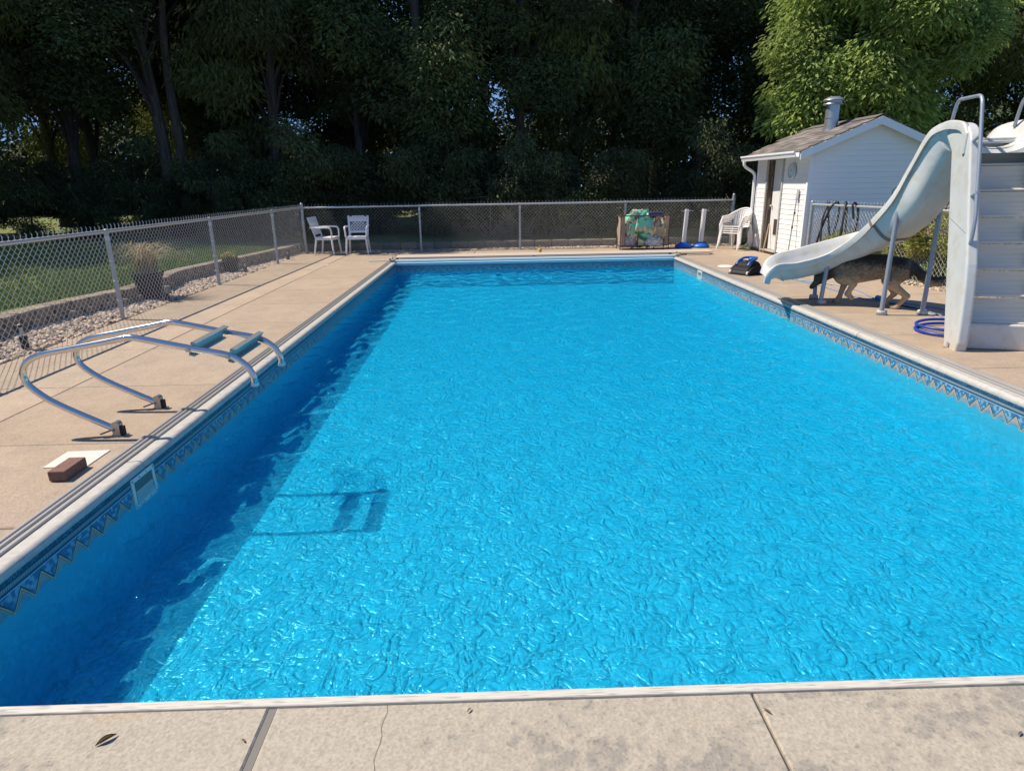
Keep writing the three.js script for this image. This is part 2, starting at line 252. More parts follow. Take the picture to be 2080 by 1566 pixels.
part(far, 'far_ledge', extrude([[-12.49, -0.06], [-12.49, -0.012], [-12.66, -0.005], [-12.66, -0.09]], 0.2, 6.25, (a, b, z) => [z, b, a]), M(0.40, 0.62, 0.70, 0.4));
for (const x of [0.12, 6.33]) { part(far, 'slider', merge([rbox(0.09, 0.05, 0.11, 0.012, x, 0.04, -12.56), cyl(0.022, 0.022, 0.05, x + (x < 1 ? -0.05 : 0.05), 0.04, -12.53, 12), cyl(0.012, 0.012, 0.06, x, 0.06, -12.6, 10)]), M(0.35, 0.33, 0.29, 0.5, { metalness: 0.3 })); }
for (const x of [-0.2, 6.9]) part(far, 'end_plate', rbox(0.5, 0.014, 0.1, 0.004, x, 0.009, -12.86), M(0.46, 0.42, 0.35, 0.7));
// skimmer mouths
function skimmer(x, z0, z1, y0, y1, s) {
  const g = [], f = 0.026, X = x + s * 0.004; g.push(span(X - 0.004, X + 0.004, y1 - f, y1, z0, z1), span(X - 0.004, X + 0.004, y0, y0 + f, z0, z1), span(X - 0.004, X + 0.004, y0 + f, y1 - f, z0, z0 + f), span(X - 0.004, X + 0.004, y0 + f, y1 - f, z1 - f, z1));
  const o = part(pool, 'skimmer_frame', g, M(0.72, 0.72, 0.66, 0.45)); for (let i = 0; i < 4; i++) for (const y of [y0 + f / 2, y1 - f / 2]) part(o, 'screw', new THREE.CylinderGeometry(0.0045, 0.0045, 0.004, 8).rotateZ(Math.PI / 2).translate(X + s * 0.005, y, z0 + f / 2 + i * (z1 - z0 - f) / 3), M(0.12, 0.12, 0.12, 0.5));
  part(pool, 'skimmer_throat', span(X - 0.002, X + 0.001, y0 + f, y1 - f, z0 + f, z1 - f), M(0.10, 0.17, 0.16, 0.6)); part(pool, 'skimmer_weir', span(X - 0.0025, X + 0.003, y0 + f, y0 + f + 0.4 * (y1 - y0), z0 + f + 0.008, z1 - f - 0.008), M(0.42, 0.45, 0.42, 0.5));
}
skimmer(X0, -2.09, -1.83, -0.235, -0.045, 1); skimmer(X1, -10.72, -10.46, -0.235, -0.05, -1);
// ---------------------------------------------------------------- water
{
  const waves = []; for (let i = 0; i < 64; i++) { const L = 0.05 * Math.pow(9, rnd()), a = rnd() * Math.PI * 2; waves.push([Math.cos(a) * 2 * Math.PI / L, Math.sin(a) * 2 * Math.PI / L, rnd() * 6.28, 0.0026 * Math.pow(L / 0.2, 0.9)]); }
  const nx = 280, nz = 580, rows = []; for (let i = 0; i <= nz; i++) { const row = []; for (let j = 0; j <= nx; j++) { const x = X0 - 0.01 + (X1 - X0 + 0.02) * j / nx, z = 0.01 + (ZF - 0.02) * i / nz; let h = 0; for (const w of waves) h += w[3] * Math.sin(w[0] * x + w[1] * z + w[2]); row.push([x, WL + h, z]); } rows.push(row); }
  const top = sheet(rows); { const k = top.index.array; for (let i = 0; i < k.length; i += 3) { const t = k[i + 1]; k[i + 1] = k[i + 2]; k[i + 2] = t; } top.computeVertexNormals(); }
  struct('water', top, new THREE.MeshPhysicalMaterial({ color: 0xffffff, transmission: 1, roughness: 0, ior: 1.25, thickness: 1, transparent: true, opacity: 0.3, attenuationColor: rgb(0.30, 0.88, 0.985), attenuationDistance: 1 }));
}
// ---------------------------------------------------------------- retaining walls
const stoneTex = texture(256, 256, (u, v) => { const f = fbm([nB, nC, nD])(u, v), t = 0.75 + 0.7 * (f - 0.4) + 0.25 * (speck(u, v) - 0.5); return [0.30 * t, 0.25 * t, 0.19 * t]; });
const stoneBump = texture(256, 256, (u, v) => fbm([nB, nC, nD])(u, v), false);
const stoneMats = [1, 0.86, 1.1].map((k) => new THREE.MeshStandardMaterial({ map: stoneTex, bumpMap: stoneBump, bumpScale: 0.012, roughness: 0.95, color: rgb(k, k, k * 0.98) }));
function wedgeBlock(w, h, d, back, jit) { // split-face block, narrower behind, front bowed
  const f = [[-w / 2, 0], [-w / 4, 0.02 * jit], [w / 5, 0.025 * jit], [w / 2, 0], [back / 2, -d], [-back / 2, -d]], s = new THREE.Shape(f.map(([x, z]) => new THREE.Vector2(x, z)));
  const g = new THREE.ExtrudeGeometry(s, { depth: h - 0.012, bevelEnabled: true, bevelSize: 0.006, bevelThickness: 0.006, bevelSegments: 1 }); g.rotateX(-Math.PI / 2).scale(1, 1, -1); const k = g.index; if (!k) { const p = g.attributes.position.array; for (let i = 0; i < p.length; i += 9) for (let c = 0; c < 3; c++) { const t = p[i + 3 + c]; p[i + 3 + c] = p[i + 6 + c]; p[i + 6 + c] = t; } } g.computeVertexNormals(); return boxUV(g.translate(0, 0.006, 0), 0.5); // outline: x across, +z is the face
}
const wedges = [wedgeBlock(0.30, 0.125, 0.22, 0.22, 1), wedgeBlock(0.30, 0.125, 0.22, 0.24, 0.5), wedgeBlock(0.30, 0.125, 0.22, 0.2, 1.3)];
{
  const w = thing('retaining_wall', 'low curving wall of tan split-face blocks between gravel bed and lawn', 'stone wall');
  const len = wallCurve.getLength(), n = Math.floor(len / 0.305);
  for (let k = 0; k < 2; k++) for (let i = 0; i < n; i++) { const u = (i + 0.5 + 0.5 * k) / (n + 0.5), p = wallCurve.getPointAt(u), t = wallCurve.getTangentAt(u); if (p.z > 0.5) continue; const o = part(w, 'block', wedges[(i + k) % 3], stoneMats[Math.floor(rnd() * 3)]); o.position.set(p.x + 0.05 - 0.02 * k, -0.035 + 0.127 * k, p.z); o.rotation.y = Math.atan2(t.x, t.z) - Math.PI / 2 + Math.PI + rr(-0.04, 0.04); }
}
const wedge2 = [wedgeBlock(0.40, 0.15, 0.26, 0.27, 1), wedgeBlock(0.40, 0.15, 0.26, 0.3, 0.6)];
{
  const w = thing('retaining_wall', 'straight row of trapezoid wall blocks behind the back chain-link fence', 'stone wall');
  for (let i = 0; i < 27; i++) { const o = part(w, 'block', wedge2[i % 2], stoneMats[Math.floor(rnd() * 3)]); o.position.set(-2.5 + i * 0.435, 0.02, -15.42 + rr(-0.015, 0.015)); o.rotation.y = rr(-0.06, 0.06); }
  for (let i = 0; i < 26; i++) { const o = part(w, 'block', wedge2[i % 2], stoneMats[1]); o.position.set(-2.28 + i * 0.435, -0.14, -15.44); }
}
// ---------------------------------------------------------------- gravel
const pebble = new THREE.IcosahedronGeometry(1, 1); { const p = pebble.attributes.position; for (let i = 0; i < p.count; i++) { const x = p.getX(i), y = p.getY(i), z = p.getZ(i), k = 1 + 0.16 * Math.sin(3 * x + 1) * Math.cos(2.3 * z + y * 2); p.setXYZ(i, x * k, y * k * 0.7, z * k * 0.85); } }
const pebbleG = mergeVertices(pebble.deleteAttribute('normal').deleteAttribute('uv')); pebbleG.computeVertexNormals();
const pebMat = M(1, 1, 1, 0.85);
function pebbles(name, label, n, place, r0, r1) {
  const list = []; for (let i = 0; i < n; i++) { const [x, y, z] = place(), s = rr(r0, r1), k = rr(0.2, 0.6), w = rr(0, 1), c = rgb(k * 1.05, k * (0.80 + 0.1 * w), k * (0.54 + 0.24 * w)); list.push([x, y, z, rr(-0.6, 0.6), rr(0, 6.3), rr(-0.6, 0.6), s * rr(0.8, 1.3), s * rr(0.7, 1), s, c]); }
  const o = instances(name, pebbleG, pebMat, list); o.userData.label = label; o.userData.category = 'gravel';
}
pebbles('river_gravel', 'pale river gravel between the left fence and the low curving wall', 9000, () => { const z = rr(-15.3, -2.2), x1 = -2.44 - 0.04 * rnd(), x0 = wallX(z) + 0.04, x = rr(x0, x1); return [x, -0.018 + 0.02 * rnd(), z]; }, 0.016, 0.032);
pebbles('river_gravel', 'pale river gravel along the foot of the back fence', 2200, () => [rr(-2.6, 8.5), -0.012 + 0.018 * rnd(), rr(-15.4, -14.99)], 0.016, 0.034);
pebbles('river_gravel', 'pale river gravel under the fence beside the shed', 1600, () => { const z = rr(-11.2, -4); const x = 8.40 + 0.12 * (z + 11.3); return [x + rr(0, 0.35), -0.02 + 0.018 * rnd(), z]; }, 0.016, 0.034);

// ---------------------------------------------------------------- chain-link fences
const galv = M(0.50, 0.52, 0.53, 0.42, { metalness: 0.55 }), wireMat = M(0.62, 0.64, 0.64, 0.4, { metalness: 0.3 }), postMat = M(0.40, 0.42, 0.43, 0.5, { metalness: 0.5 });
function linkMesh(len, y0, y1, d, r, spikes) { // woven zigzag wires in the plane x, y
  const pos = [], idx = [], n = Math.floor(len / d), m = Math.round((y1 - y0) / d), dy = (y1 - y0) / m; let base = 0;
  const seg = (A, B) => { const ax = B[0] - A[0], ay = B[1] - A[1], l = Math.hypot(ax, ay), nx = -ay / l, ny = ax / l; for (const P of [A, B]) for (let k = 0; k < 3; k++) { const t = k * 2.0944, c = Math.cos(t) * r, s = Math.sin(t) * r; pos.push(P[0] + nx * c, P[1] + ny * c, P[2] + s); } for (let k = 0; k < 3; k++) { const a = base + k, b = base + (k + 1) % 3; idx.push(a, b, a + 3, b, b + 3, a + 3); } base += 6; };
  for (let i = 0; i <= n; i++) { let prev = null; const jog = rr(-0.002, 0.002); for (let k = 0; k <= m; k++) { const P = [i * d + ((k + i) % 2 ? 0.5 : -0.5) * d * 1.02 + jog, y0 + k * dy, ((k + i) % 2 ? 1 : -1) * r * 0.9]; if (prev) seg(prev, P); prev = P; } if (spikes) { const u = i * d + ((m + i) % 2 ? 0.5 : -0.5) * d, e = rr(0.012, 0.03); seg([u, y1, 0], [u + e * 0.3, y1 + 0.022, 0.004]); seg([u + e * 0.3, y1 + 0.022, 0.004], [u - 0.006, y1 + 0.022 + e, -0.004]); seg([u, y1, 0], [u - 0.004, y1 + 0.02 + e * 0.7, 0.006]); } }
  const g = new THREE.BufferGeometry(); g.setAttribute('position', new THREE.Float32BufferAttribute(pos, 3)); g.setIndex(idx); g.computeVertexNormals(); return g;
}
function fence(A, B, h, posts, label, d, r, wm = wireMat) {
  const a = V(A[0], 0, A[1]), b = V(B[0], 0, B[1]), len = a.distanceTo(b), f = thing('chain_link_fence', label, 'fence', [A[0], 0, A[1]], Math.atan2(-(b.z - a.z), b.x - a.x));
  part(f, 'link_mesh', linkMesh(len, 0.025, h + 0.012, d, r, true).translate(0, 0, -0.03), wm, 'stuff');
  part(f, 'top_rail', new THREE.CylinderGeometry(0.021, 0.021, len, 12).rotateZ(Math.PI / 2).translate(len / 2, h - 0.022, 0), galv);
  posts.forEach(([s, tall, rad]) => { const p = part(f, 'post', merge([cyl(rad, rad, h + tall, s, -0.1, 0, 14), new THREE.SphereGeometry(rad * 1.06, 12, 6, 0, 6.3, 0, 1.57).translate(s, h + tall - 0.1, 0)]), postMat); part(p, 'rail_clamp', cyl(rad * 1.12, rad * 1.12, 0.05, s, h - 0.13, 0, 14), galv); for (const y of [0.25, 0.5, 0.75]) part(p, 'tie_wire', new THREE.TorusGeometry(rad * 1.05, 0.003, 5, 14).rotateX(Math.PI / 2 + 0.2).translate(s, y, 0), wireMat); });
  return f;
}
fence([-2.56, 2.4], [-2.38, -14.85], 1.135, [[0.05, 0.08, 0.032], [3.07, 0.08, 0.026], [6.06, 0.08, 0.026], [9.07, 0.08, 0.027], [12.04, 0.08, 0.027], [15.1, 0.08, 0.027]], 'chain-link fence along the gravel bed and lawn, spiky wire ends above its rail', 0.0425, 0.0025);
fence([-2.38, -14.86], [8.38, -14.98], 1.13, [[0.0, 0.16, 0.034], [2.87, 0.08, 0.026], [5.36, 0.08, 0.026], [8.0, 0.08, 0.026], [10.72, 0.2, 0.034]], 'chain-link fence across the back, in front of the dark woods', 0.0425, 0.0017, M(0.42, 0.44, 0.44, 0.45, { metalness: 0.4 }));
fence([8.57, -11.28], [9.42, -4.2], 1.13, [[0.02, 0.12, 0.03], [2.2, 0.08, 0.027], [4.6, 0.08, 0.027], [7.0, 0.08, 0.027]], 'chain-link fence from shed corner past the purple flowers', 0.0425, 0.0025);

// ---------------------------------------------------------------- lawn grass
{
  const bl = []; for (let i = 0; i < 7; i++) { const a = rr(0, 6.28), h = rr(0.04, 0.075), lean = rr(0.01, 0.04), w = 0.004, x = rr(-0.03, 0.03), z = rr(-0.03, 0.03), c = Math.cos(a), s = Math.sin(a); bl.push(sheet([[[x - w * s, 0, z + w * c], [x + w * s, 0, z - w * c]], [[x + lean * 0.4 * c - w * 0.7 * s, h * 0.6, z + lean * 0.4 * s + w * 0.7 * c], [x + lean * 0.4 * c + w * 0.7 * s, h * 0.6, z + lean * 0.4 * s - w * 0.7 * c]], [[x + lean * c, h, z + lean * s], [x + lean * c + 0.001, h, z + lean * s]]])); }
  const g = merge(bl), list = []; for (let i = 0; i < 26000; i++) { const z = rr(-15.3, -4.2), x = wallX(z) - 0.22 - 9 * Math.pow(rnd(), 1.5), k = rr(0.7, 1.3), y = rnd() < 0.12 ? 1.5 : 1; list.push([x, lawnY(x, z) - 0.004, z, 0, rr(0, 6.3), 0, rr(0.7, 1.2), rr(0.6, 1.1), 1, rgb(0.17 * k * y, 0.25 * k, 0.055 * k)]); }
  const o = instances('lawn_grass', g, M(1, 1, 1, 0.9), list); o.userData.label = 'mown green lawn beyond the low curving wall'; o.userData.category = 'grass';
}

// ---------------------------------------------------------------- shed
{
  const sh = thing('pool_shed', 'white vinyl-sided pool shed with brown shingle roof and open door', 'shed', [8.52, 0, -11.42]);
  const vin = M(0.80, 0.80, 0.79, 0.5), trim = M(0.78, 0.79, 0.80, 0.45), W = 2.42, D = 2.6, EV = 2.16, RIDGE = 2.66, lap = 0.102;
  // local: x to the right, z away from the camera is negative; left wall is the plane x = 0, gable wall the plane z = 0
  part(sh, 'slab', span(-0.02, W + 0.02, -0.05, 0.04, -D - 0.02, 0.02), stoneMats[0]);
  const board = (len) => { const g = extrude([[0, 0], [0.010, 0.003], [0.011, 0.007], [0.003, lap], [-0.004, lap], [-0.004, 0]], -len, 0); return g; };
  // local z of the door opening: -1.23 .. -1.97
  const dz0 = -1.20, dz1 = -1.98, bN_ = board(-dz0 - 0.05), bF_ = board(D + dz1 - 0.05), bT_ = board(D - 0.1);
  for (let i = 0; i < 20; i++) { const y = 0.06 + i * lap, put = (g, z) => { const o = part(sh, 'siding_board', g, vin); o.position.set(0, y, z); o.rotation.y = Math.PI; o.scale.set(1, 1, -1); }; if (y + lap < 2.06) { put(bN_, -0.05); put(bF_, dz1); } else put(bT_, -0.05); }
  for (let i = 0; i < 26; i++) { const y = 0.06 + i * lap, half = y < EV ? W / 2 : Math.max(0, (RIDGE - y - 0.06) / 0.39); if (half < 0.08) break; const len = Math.min(W - 0.12, 2 * half), g = extrude([[0, 0], [0.010, 0.003], [0.011, 0.007], [0.003, lap], [-0.004, lap], [-0.004, 0]], -len / 2, len / 2, (a, b, z) => [z, b, a]); const o = part(sh, 'siding_board', g, vin); o.position.set(W / 2, y, 0); }
  part(sh, 'corner_trim', merge([span(-0.022, 0.055, 0.04, EV, 0.0, 0.024), span(-0.022, -0.002, 0.04, EV, -0.05, 0.0)]), trim);
  part(sh, 'corner_trim', merge([span(W - 0.055, W + 0.022, 0.04, EV, 0.0, 0.024)]), trim); part(sh, 'corner_trim', span(-0.022, -0.002, 0.04, EV, -D, -D + 0.05), trim);
  // wall cores, so that the inside is a closed room with only the doorway open
  part(sh, 'wall_core', merge([span(0.005, 0.1, 0.04, EV, dz0, -0.005), span(0.005, 0.1, 0.04, EV, -D, dz1), span(0.005, 0.1, 2.05, EV, dz1, dz0)]), M(0.5, 0.5, 0.48, 0.9));
  part(sh, 'wall_core', extrude([[0.1, 0.04], [W, 0.04], [W, EV], [W / 2, RIDGE - 0.03], [0.1, EV]], -0.09, -0.006), M(0.5, 0.5, 0.48, 0.9));
  part(sh, 'wall_core', extrude([[0.1, 0.04], [W, 0.04], [W, EV], [W / 2, RIDGE - 0.03], [0.1, EV]], -D, -D + 0.09), M(0.5, 0.5, 0.48, 0.9)); part(sh, 'wall_core', span(W - 0.09, W, 0.04, EV, -D + 0.09, -0.09), M(0.5, 0.5, 0.48, 0.9));
  // door
  const wood = new THREE.MeshStandardMaterial({ map: texture(64, 256, (u, v) => { const g = nC(u * 0.9, v * 0.12), s = nA(u, v), t = 0.7 + 0.6 * g; return s > 0.62 ? [0.20 * t, 0.18 * t, 0.15 * t] : [0.10 * t, 0.066 * t, 0.042 * t]; }), roughness: 0.9 });
  const fr = part(sh, 'door_frame', merge([span(-0.03, 0.02, 0.04, 2.1, dz1 - 0.06, dz1), span(-0.03, 0.02, 0.04, 2.1, dz0, dz0 + 0.06), span(-0.03, 0.02, 2.04, 2.1, dz1, dz0)]), M(0.36, 0.38, 0.38, 0.7)); part(fr, 'jamb', span(-0.004, 0.16, 0.04, 2.04, dz1, dz1 + 0.03), wood); part(fr, 'jamb', merge([span(0.022, 0.16, 0.04, 2.04, dz0 - 0.03, dz0), span(0.022, 0.16, 2.0, 2.04, dz1 + 0.03, dz0 - 0.03)]), M(0.4, 0.4, 0.38, 0.8)); part(fr, 'threshold', span(-0.05, 0.16, 0.04, 0.06, dz1, dz0), M(0.35, 0.32, 0.28, 0.8));
  const door = part(sh, 'door', rbox(0.045, 1.93, 0.7, 0.008, 0, 0.965, -0.35), M(0.68, 0.69, 0.70, 0.5)); door.position.set(0.115, 0.065, dz0 - 0.035); door.rotation.y = -0.03;
  part(door, 'pet_flap', merge([rbox(0.014, 0.34, 0.24, 0.006, -0.026, 0.5, -0.32)]), M(0.05, 0.03, 0.03, 0.6)); part(door, 'pet_flap_frame', merge([span(-0.03, -0.022, 0.31, 0.33, -0.46, -0.18), span(-0.03, -0.022, 0.67, 0.69, -0.46, -0.18), span(-0.03, -0.022, 0.33, 0.67, -0.46, -0.44), span(-0.03, -0.022, 0.33, 0.67, -0.2, -0.18)]), M(0.6, 0.6, 0.6, 0.5)); part(door, 'handle', merge([new THREE.SphereGeometry(0.028, 12, 10).translate(-0.06, 0.95, -0.63), rod([-0.02, 0.95, -0.63], [-0.06, 0.95, -0.63], 0.012)]), M(0.5, 0.45, 0.35, 0.3, { metalness: 0.8 }));
  // roof: deck, fascia, soffit, gutter, shingles
  const ov = 0.27, gz = 0.14, sl = Math.atan2(RIDGE - EV, W / 2), run = W / 2 + ov, rise = Math.tan(sl) * run, yE = RIDGE + 0.04 - rise;
  const roof = part(sh, 'roof', extrude([[-ov, yE - 0.05], [-ov, yE], [W / 2, RIDGE + 0.04], [W + ov, yE], [W + ov, yE - 0.05], [W / 2, RIDGE - 0.015]], -D - gz, gz), M(0.12, 0.10, 0.09, 0.9));
  part(roof, 'rake_board', extrude([[-ov - 0.01, yE - 0.15], [-ov - 0.01, yE - 0.005], [W / 2, RIDGE + 0.035], [W + ov + 0.01, yE - 0.005], [W + ov + 0.01, yE - 0.15], [W / 2, RIDGE - 0.11]], gz + 0.001, gz + 0.022), trim);
  part(roof, 'soffit', span(-ov + 0.01, -0.024, yE - 0.075, yE - 0.055, -D - gz + 0.02, gz - 0.01), M(0.74, 0.72, 0.68, 0.6)); part(roof, 'soffit', extrude([[-0.02, EV - 0.03], [-0.02, EV - 0.01], [W / 2, RIDGE - 0.055], [W + 0.02, EV - 0.01], [W + 0.02, EV - 0.03], [W / 2, RIDGE - 0.075]], 0.03, gz), M(0.74, 0.72, 0.68, 0.6));
  const gut = part(sh, 'gutter', extrude([[-ov - 0.012, yE - 0.10], [-ov - 0.012, yE + 0.005], [-ov - 0.020, yE + 0.005], [-ov - 0.024, yE - 0.09], [-ov - 0.075, yE - 0.09], [-ov - 0.095, yE - 0.03], [-ov - 0.115, yE - 0.01], [-ov - 0.115, yE + 0.012], [-ov - 0.128, yE + 0.012], [-ov - 0.126, yE - 0.02], [-ov - 0.105, yE - 0.04], [-ov - 0.085, yE - 0.10]], -D - gz, gz - 0.03), trim);
  part(gut, 'downspout', pipe([[-ov - 0.06, yE - 0.09, -D - 0.04], [-ov - 0.06, yE - 0.2, -D - 0.04], [-0.065, yE - 0.36, -D - 0.02], [-0.065, 0.12, -D - 0.02], [-0.16, 0.06, -D - 0.02]], 0.034, 0.09, 10), trim);
  const shingles = [[0.19, 0.17, 0.155], [0.15, 0.135, 0.125], [0.25, 0.225, 0.205], [0.12, 0.112, 0.108], [0.21, 0.19, 0.175]].map((c) => new THREE.MeshStandardMaterial({ color: rgb(...c), roughness: 0.97, bumpMap: deckBump, bumpScale: 0.004 }));
  const ex = 0.13, slope = run / Math.cos(sl), rowsN = Math.floor(slope / ex), shG = [0.3, 0.22, 0.36].map((w) => box(ex * 1.55, 0.007, w - 0.006));
  for (const s of [-1, 1]) for (let i = 0; i < rowsN; i++) { const dist = i * ex + ex * 0.5, cx = W / 2 + s * (run - dist * Math.cos(sl)), cy = yE + dist * Math.sin(sl) + 0.012; let z = gz + 0.02 - (i % 2) * 0.12; while (z > -D - gz) { const k = Math.floor(rnd() * 3), w = [0.3, 0.22, 0.36][k], o = part(roof, 'shingle', shG[k], shingles[Math.floor(rnd() * 5)]); o.position.set(cx, cy, z - w / 2); o.rotation.z = -s * (sl - 0.035); z -= w; } }
  part(roof, 'ridge_cap', merge([box(0.16, 0.008, D + 2 * gz, W / 2 - 0.07, RIDGE + 0.043, -D / 2, 0, 0, sl), box(0.16, 0.008, D + 2 * gz, W / 2 + 0.07, RIDGE + 0.043, -D / 2, 0, 0, -sl)]), shingles[1]);
  // flue
  const fx = 0.82, fz = -1.05, fy = 2.42, flueM = M(0.42, 0.45, 0.48, 0.35, { metalness: 0.7 });
  const flue = part(sh, 'flue', merge([cyl(0.13, 0.13, 0.62, fx, fy, fz, 24), cyl(0.17, 0.145, 0.16, fx, fy - 0.02, fz, 24), cyl(0.145, 0.145, 0.02, fx, fy + 0.14, fz, 24), cyl(0.137, 0.137, 0.015, fx, fy + 0.34, fz, 24)]), flueM);
  part(flue, 'flue_cap', new THREE.LatheGeometry([[0.0, 0.16], [0.10, 0.15], [0.18, 0.11], [0.205, 0.085], [0.2, 0.08], [0.16, 0.075], [0.165, 0.03], [0.195, 0.012], [0.19, 0.0], [0.12, 0.0]].map(([x, y]) => new THREE.Vector2(x, y)), 28).translate(fx, fy + 0.6, fz), flueM);
  part(sh, 'outlet_box', rbox(0.05, 0.11, 0.07, 0.01, -0.03, 0.42, -2.35), M(0.4, 0.4, 0.4, 0.6));
  const o = solo('wall_clock', merge([new THREE.LatheGeometry([[0, 0.03], [0.118, 0.03], [0.125, 0.045], [0.15, 0.045], [0.158, 0.02], [0.158, 0], [0, 0]].map(([x, y]) => new THREE.Vector2(x, y)), 32).rotateZ(Math.PI / 2)]), M(0.42, 0.52, 0.56, 0.4), 'round pale blue-grey wall clock on the shed beside the door', 'clock', null, [8.500, 1.745, -12.12]);
  part(o, 'dial', new THREE.CylinderGeometry(0.112, 0.112, 0.004, 32).rotateZ(Math.PI / 2).translate(-0.033, 0, 0), M(0.62, 0.68, 0.68, 0.5)); part(o, 'hand', merge([box(0.003, 0.07, 0.007, -0.037, 0.03, 0.008, 0.3), box(0.003, 0.05, 0.009, -0.037, 0.005, -0.022, 1.3)]), M(0.08, 0.09, 0.1, 0.5)); for (let k = 0; k < 12; k++) { const a = k * Math.PI / 6; part(o, 'hour_mark', box(0.002, 0.016, 0.005, 0, 0, 0).rotateX(a).translate(-0.0365, 0.095 * Math.cos(a), 0.095 * Math.sin(a)), M(0.1, 0.12, 0.14, 0.6)); }
}
// pole brush leaning on the shed and stick in the doorway
{ const b = thing('pool_brush', 'grey telescopic pole with cream brush leaning on white siding beside the doorway', 'brush', [8.4, 0, -11.68]);
  part(b, 'pole', rod([-0.03, 0.16, 0.03], [0.07, 1.22, -0.06], 0.013, 10), M(0.45, 0.46, 0.47, 0.35, { metalness: 0.6 })); part(b, 'grip', merge([rod([0.015, 0.62, -0.01], [0.02, 0.67, -0.014], 0.02), rod([0.045, 0.9, -0.035], [0.05, 0.95, -0.04], 0.02)]), M(0.04, 0.04, 0.04, 0.6)); part(b, 'paddle', rbox(0.02, 0.2, 0.1, 0.008, 0.08, 1.28, -0.065, 0, 0, -0.09), M(0.40, 0.41, 0.42, 0.5)); part(b, 'brush_head', rbox(0.1, 0.05, 0.46, 0.015, -0.04, 0.15, 0.05), M(0.6, 0.55, 0.42, 0.6));
  for (let k = 0; k < 6; k++) part(b, 'bristle_tuft', rbox(0.09, 0.13, 0.06, 0.02, -0.045, 0.065, -0.14 + k * 0.076), M(0.68, 0.62, 0.48, 0.9)); }
solo('wooden_stick', rod([8.45, 0.02, -13.12], [8.60, 0.62, -13.3], 0.012, 6), M(0.42, 0.32, 0.2, 0.8), 'thin wooden stick propped in the shed doorway', 'stick');
// black hoses hung over the fence
{ const h = thing('vacuum_hose', 'black vacuum hose looped over fence rail by shed corner', 'hose', [8.66, 0, -10.9]), hm = M(0.02, 0.018, 0.022, 0.5);
  part(h, 'hose_loop', tube([[-0.1, 0.03, 0.35], [-0.16, 0.3, 0.33], [-0.13, 0.8, 0.2], [-0.02, 1.1, 0.1], [0.07, 1.16, -0.05], [0.12, 0.95, -0.1], [0.13, 0.6, 0.0], [0.14, 0.5, 0.1], [0.14, 0.9, 0.25], [0.09, 1.13, 0.32], [0.02, 1.16, 0.34], [-0.07, 1.02, 0.3], [-0.13, 0.5, 0.12], [-0.12, 0.08, 0.05]], 0.02, 110, 8), hm);
  part(h, 'hose_loop', tube([[-0.08, 0.03, 0.9], [-0.09, 0.4, 0.86], [-0.06, 0.85, 0.82], [0.0, 1.12, 0.72], [0.06, 1.17, 0.62], [0.13, 1.0, 0.55], [0.14, 0.5, 0.6], [0.13, 0.3, 0.75], [0.13, 0.6, 0.9], [0.12, 1.0, 0.96], [0.06, 1.16, 0.95], [0.0, 1.14, 0.97], [0.02, 0.9, 1.02]], 0.02, 100, 8), hm); }
for (const [x, z, h, s] of [[9.55, -10.3, 1.42, 1], [9.95, -10.0, 1.32, -1], [10.15, -9.6, 1.35, 1]]) solo('garden_hook', tube([[0, 0, 0], [0, h * 0.5, 0], [0, h - 0.1, 0], [0.03 * s, h, 0], [0.1 * s, h + 0.03, 0], [0.16 * s, h - 0.02, 0], [0.165 * s, h - 0.08, 0]], 0.008, 40, 6), M(0.03, 0.03, 0.03, 0.5), 'thin black garden hook standing behind the fence by the shed', 'garden hook', 'garden hooks behind the fence', [x, -0.03, z]);
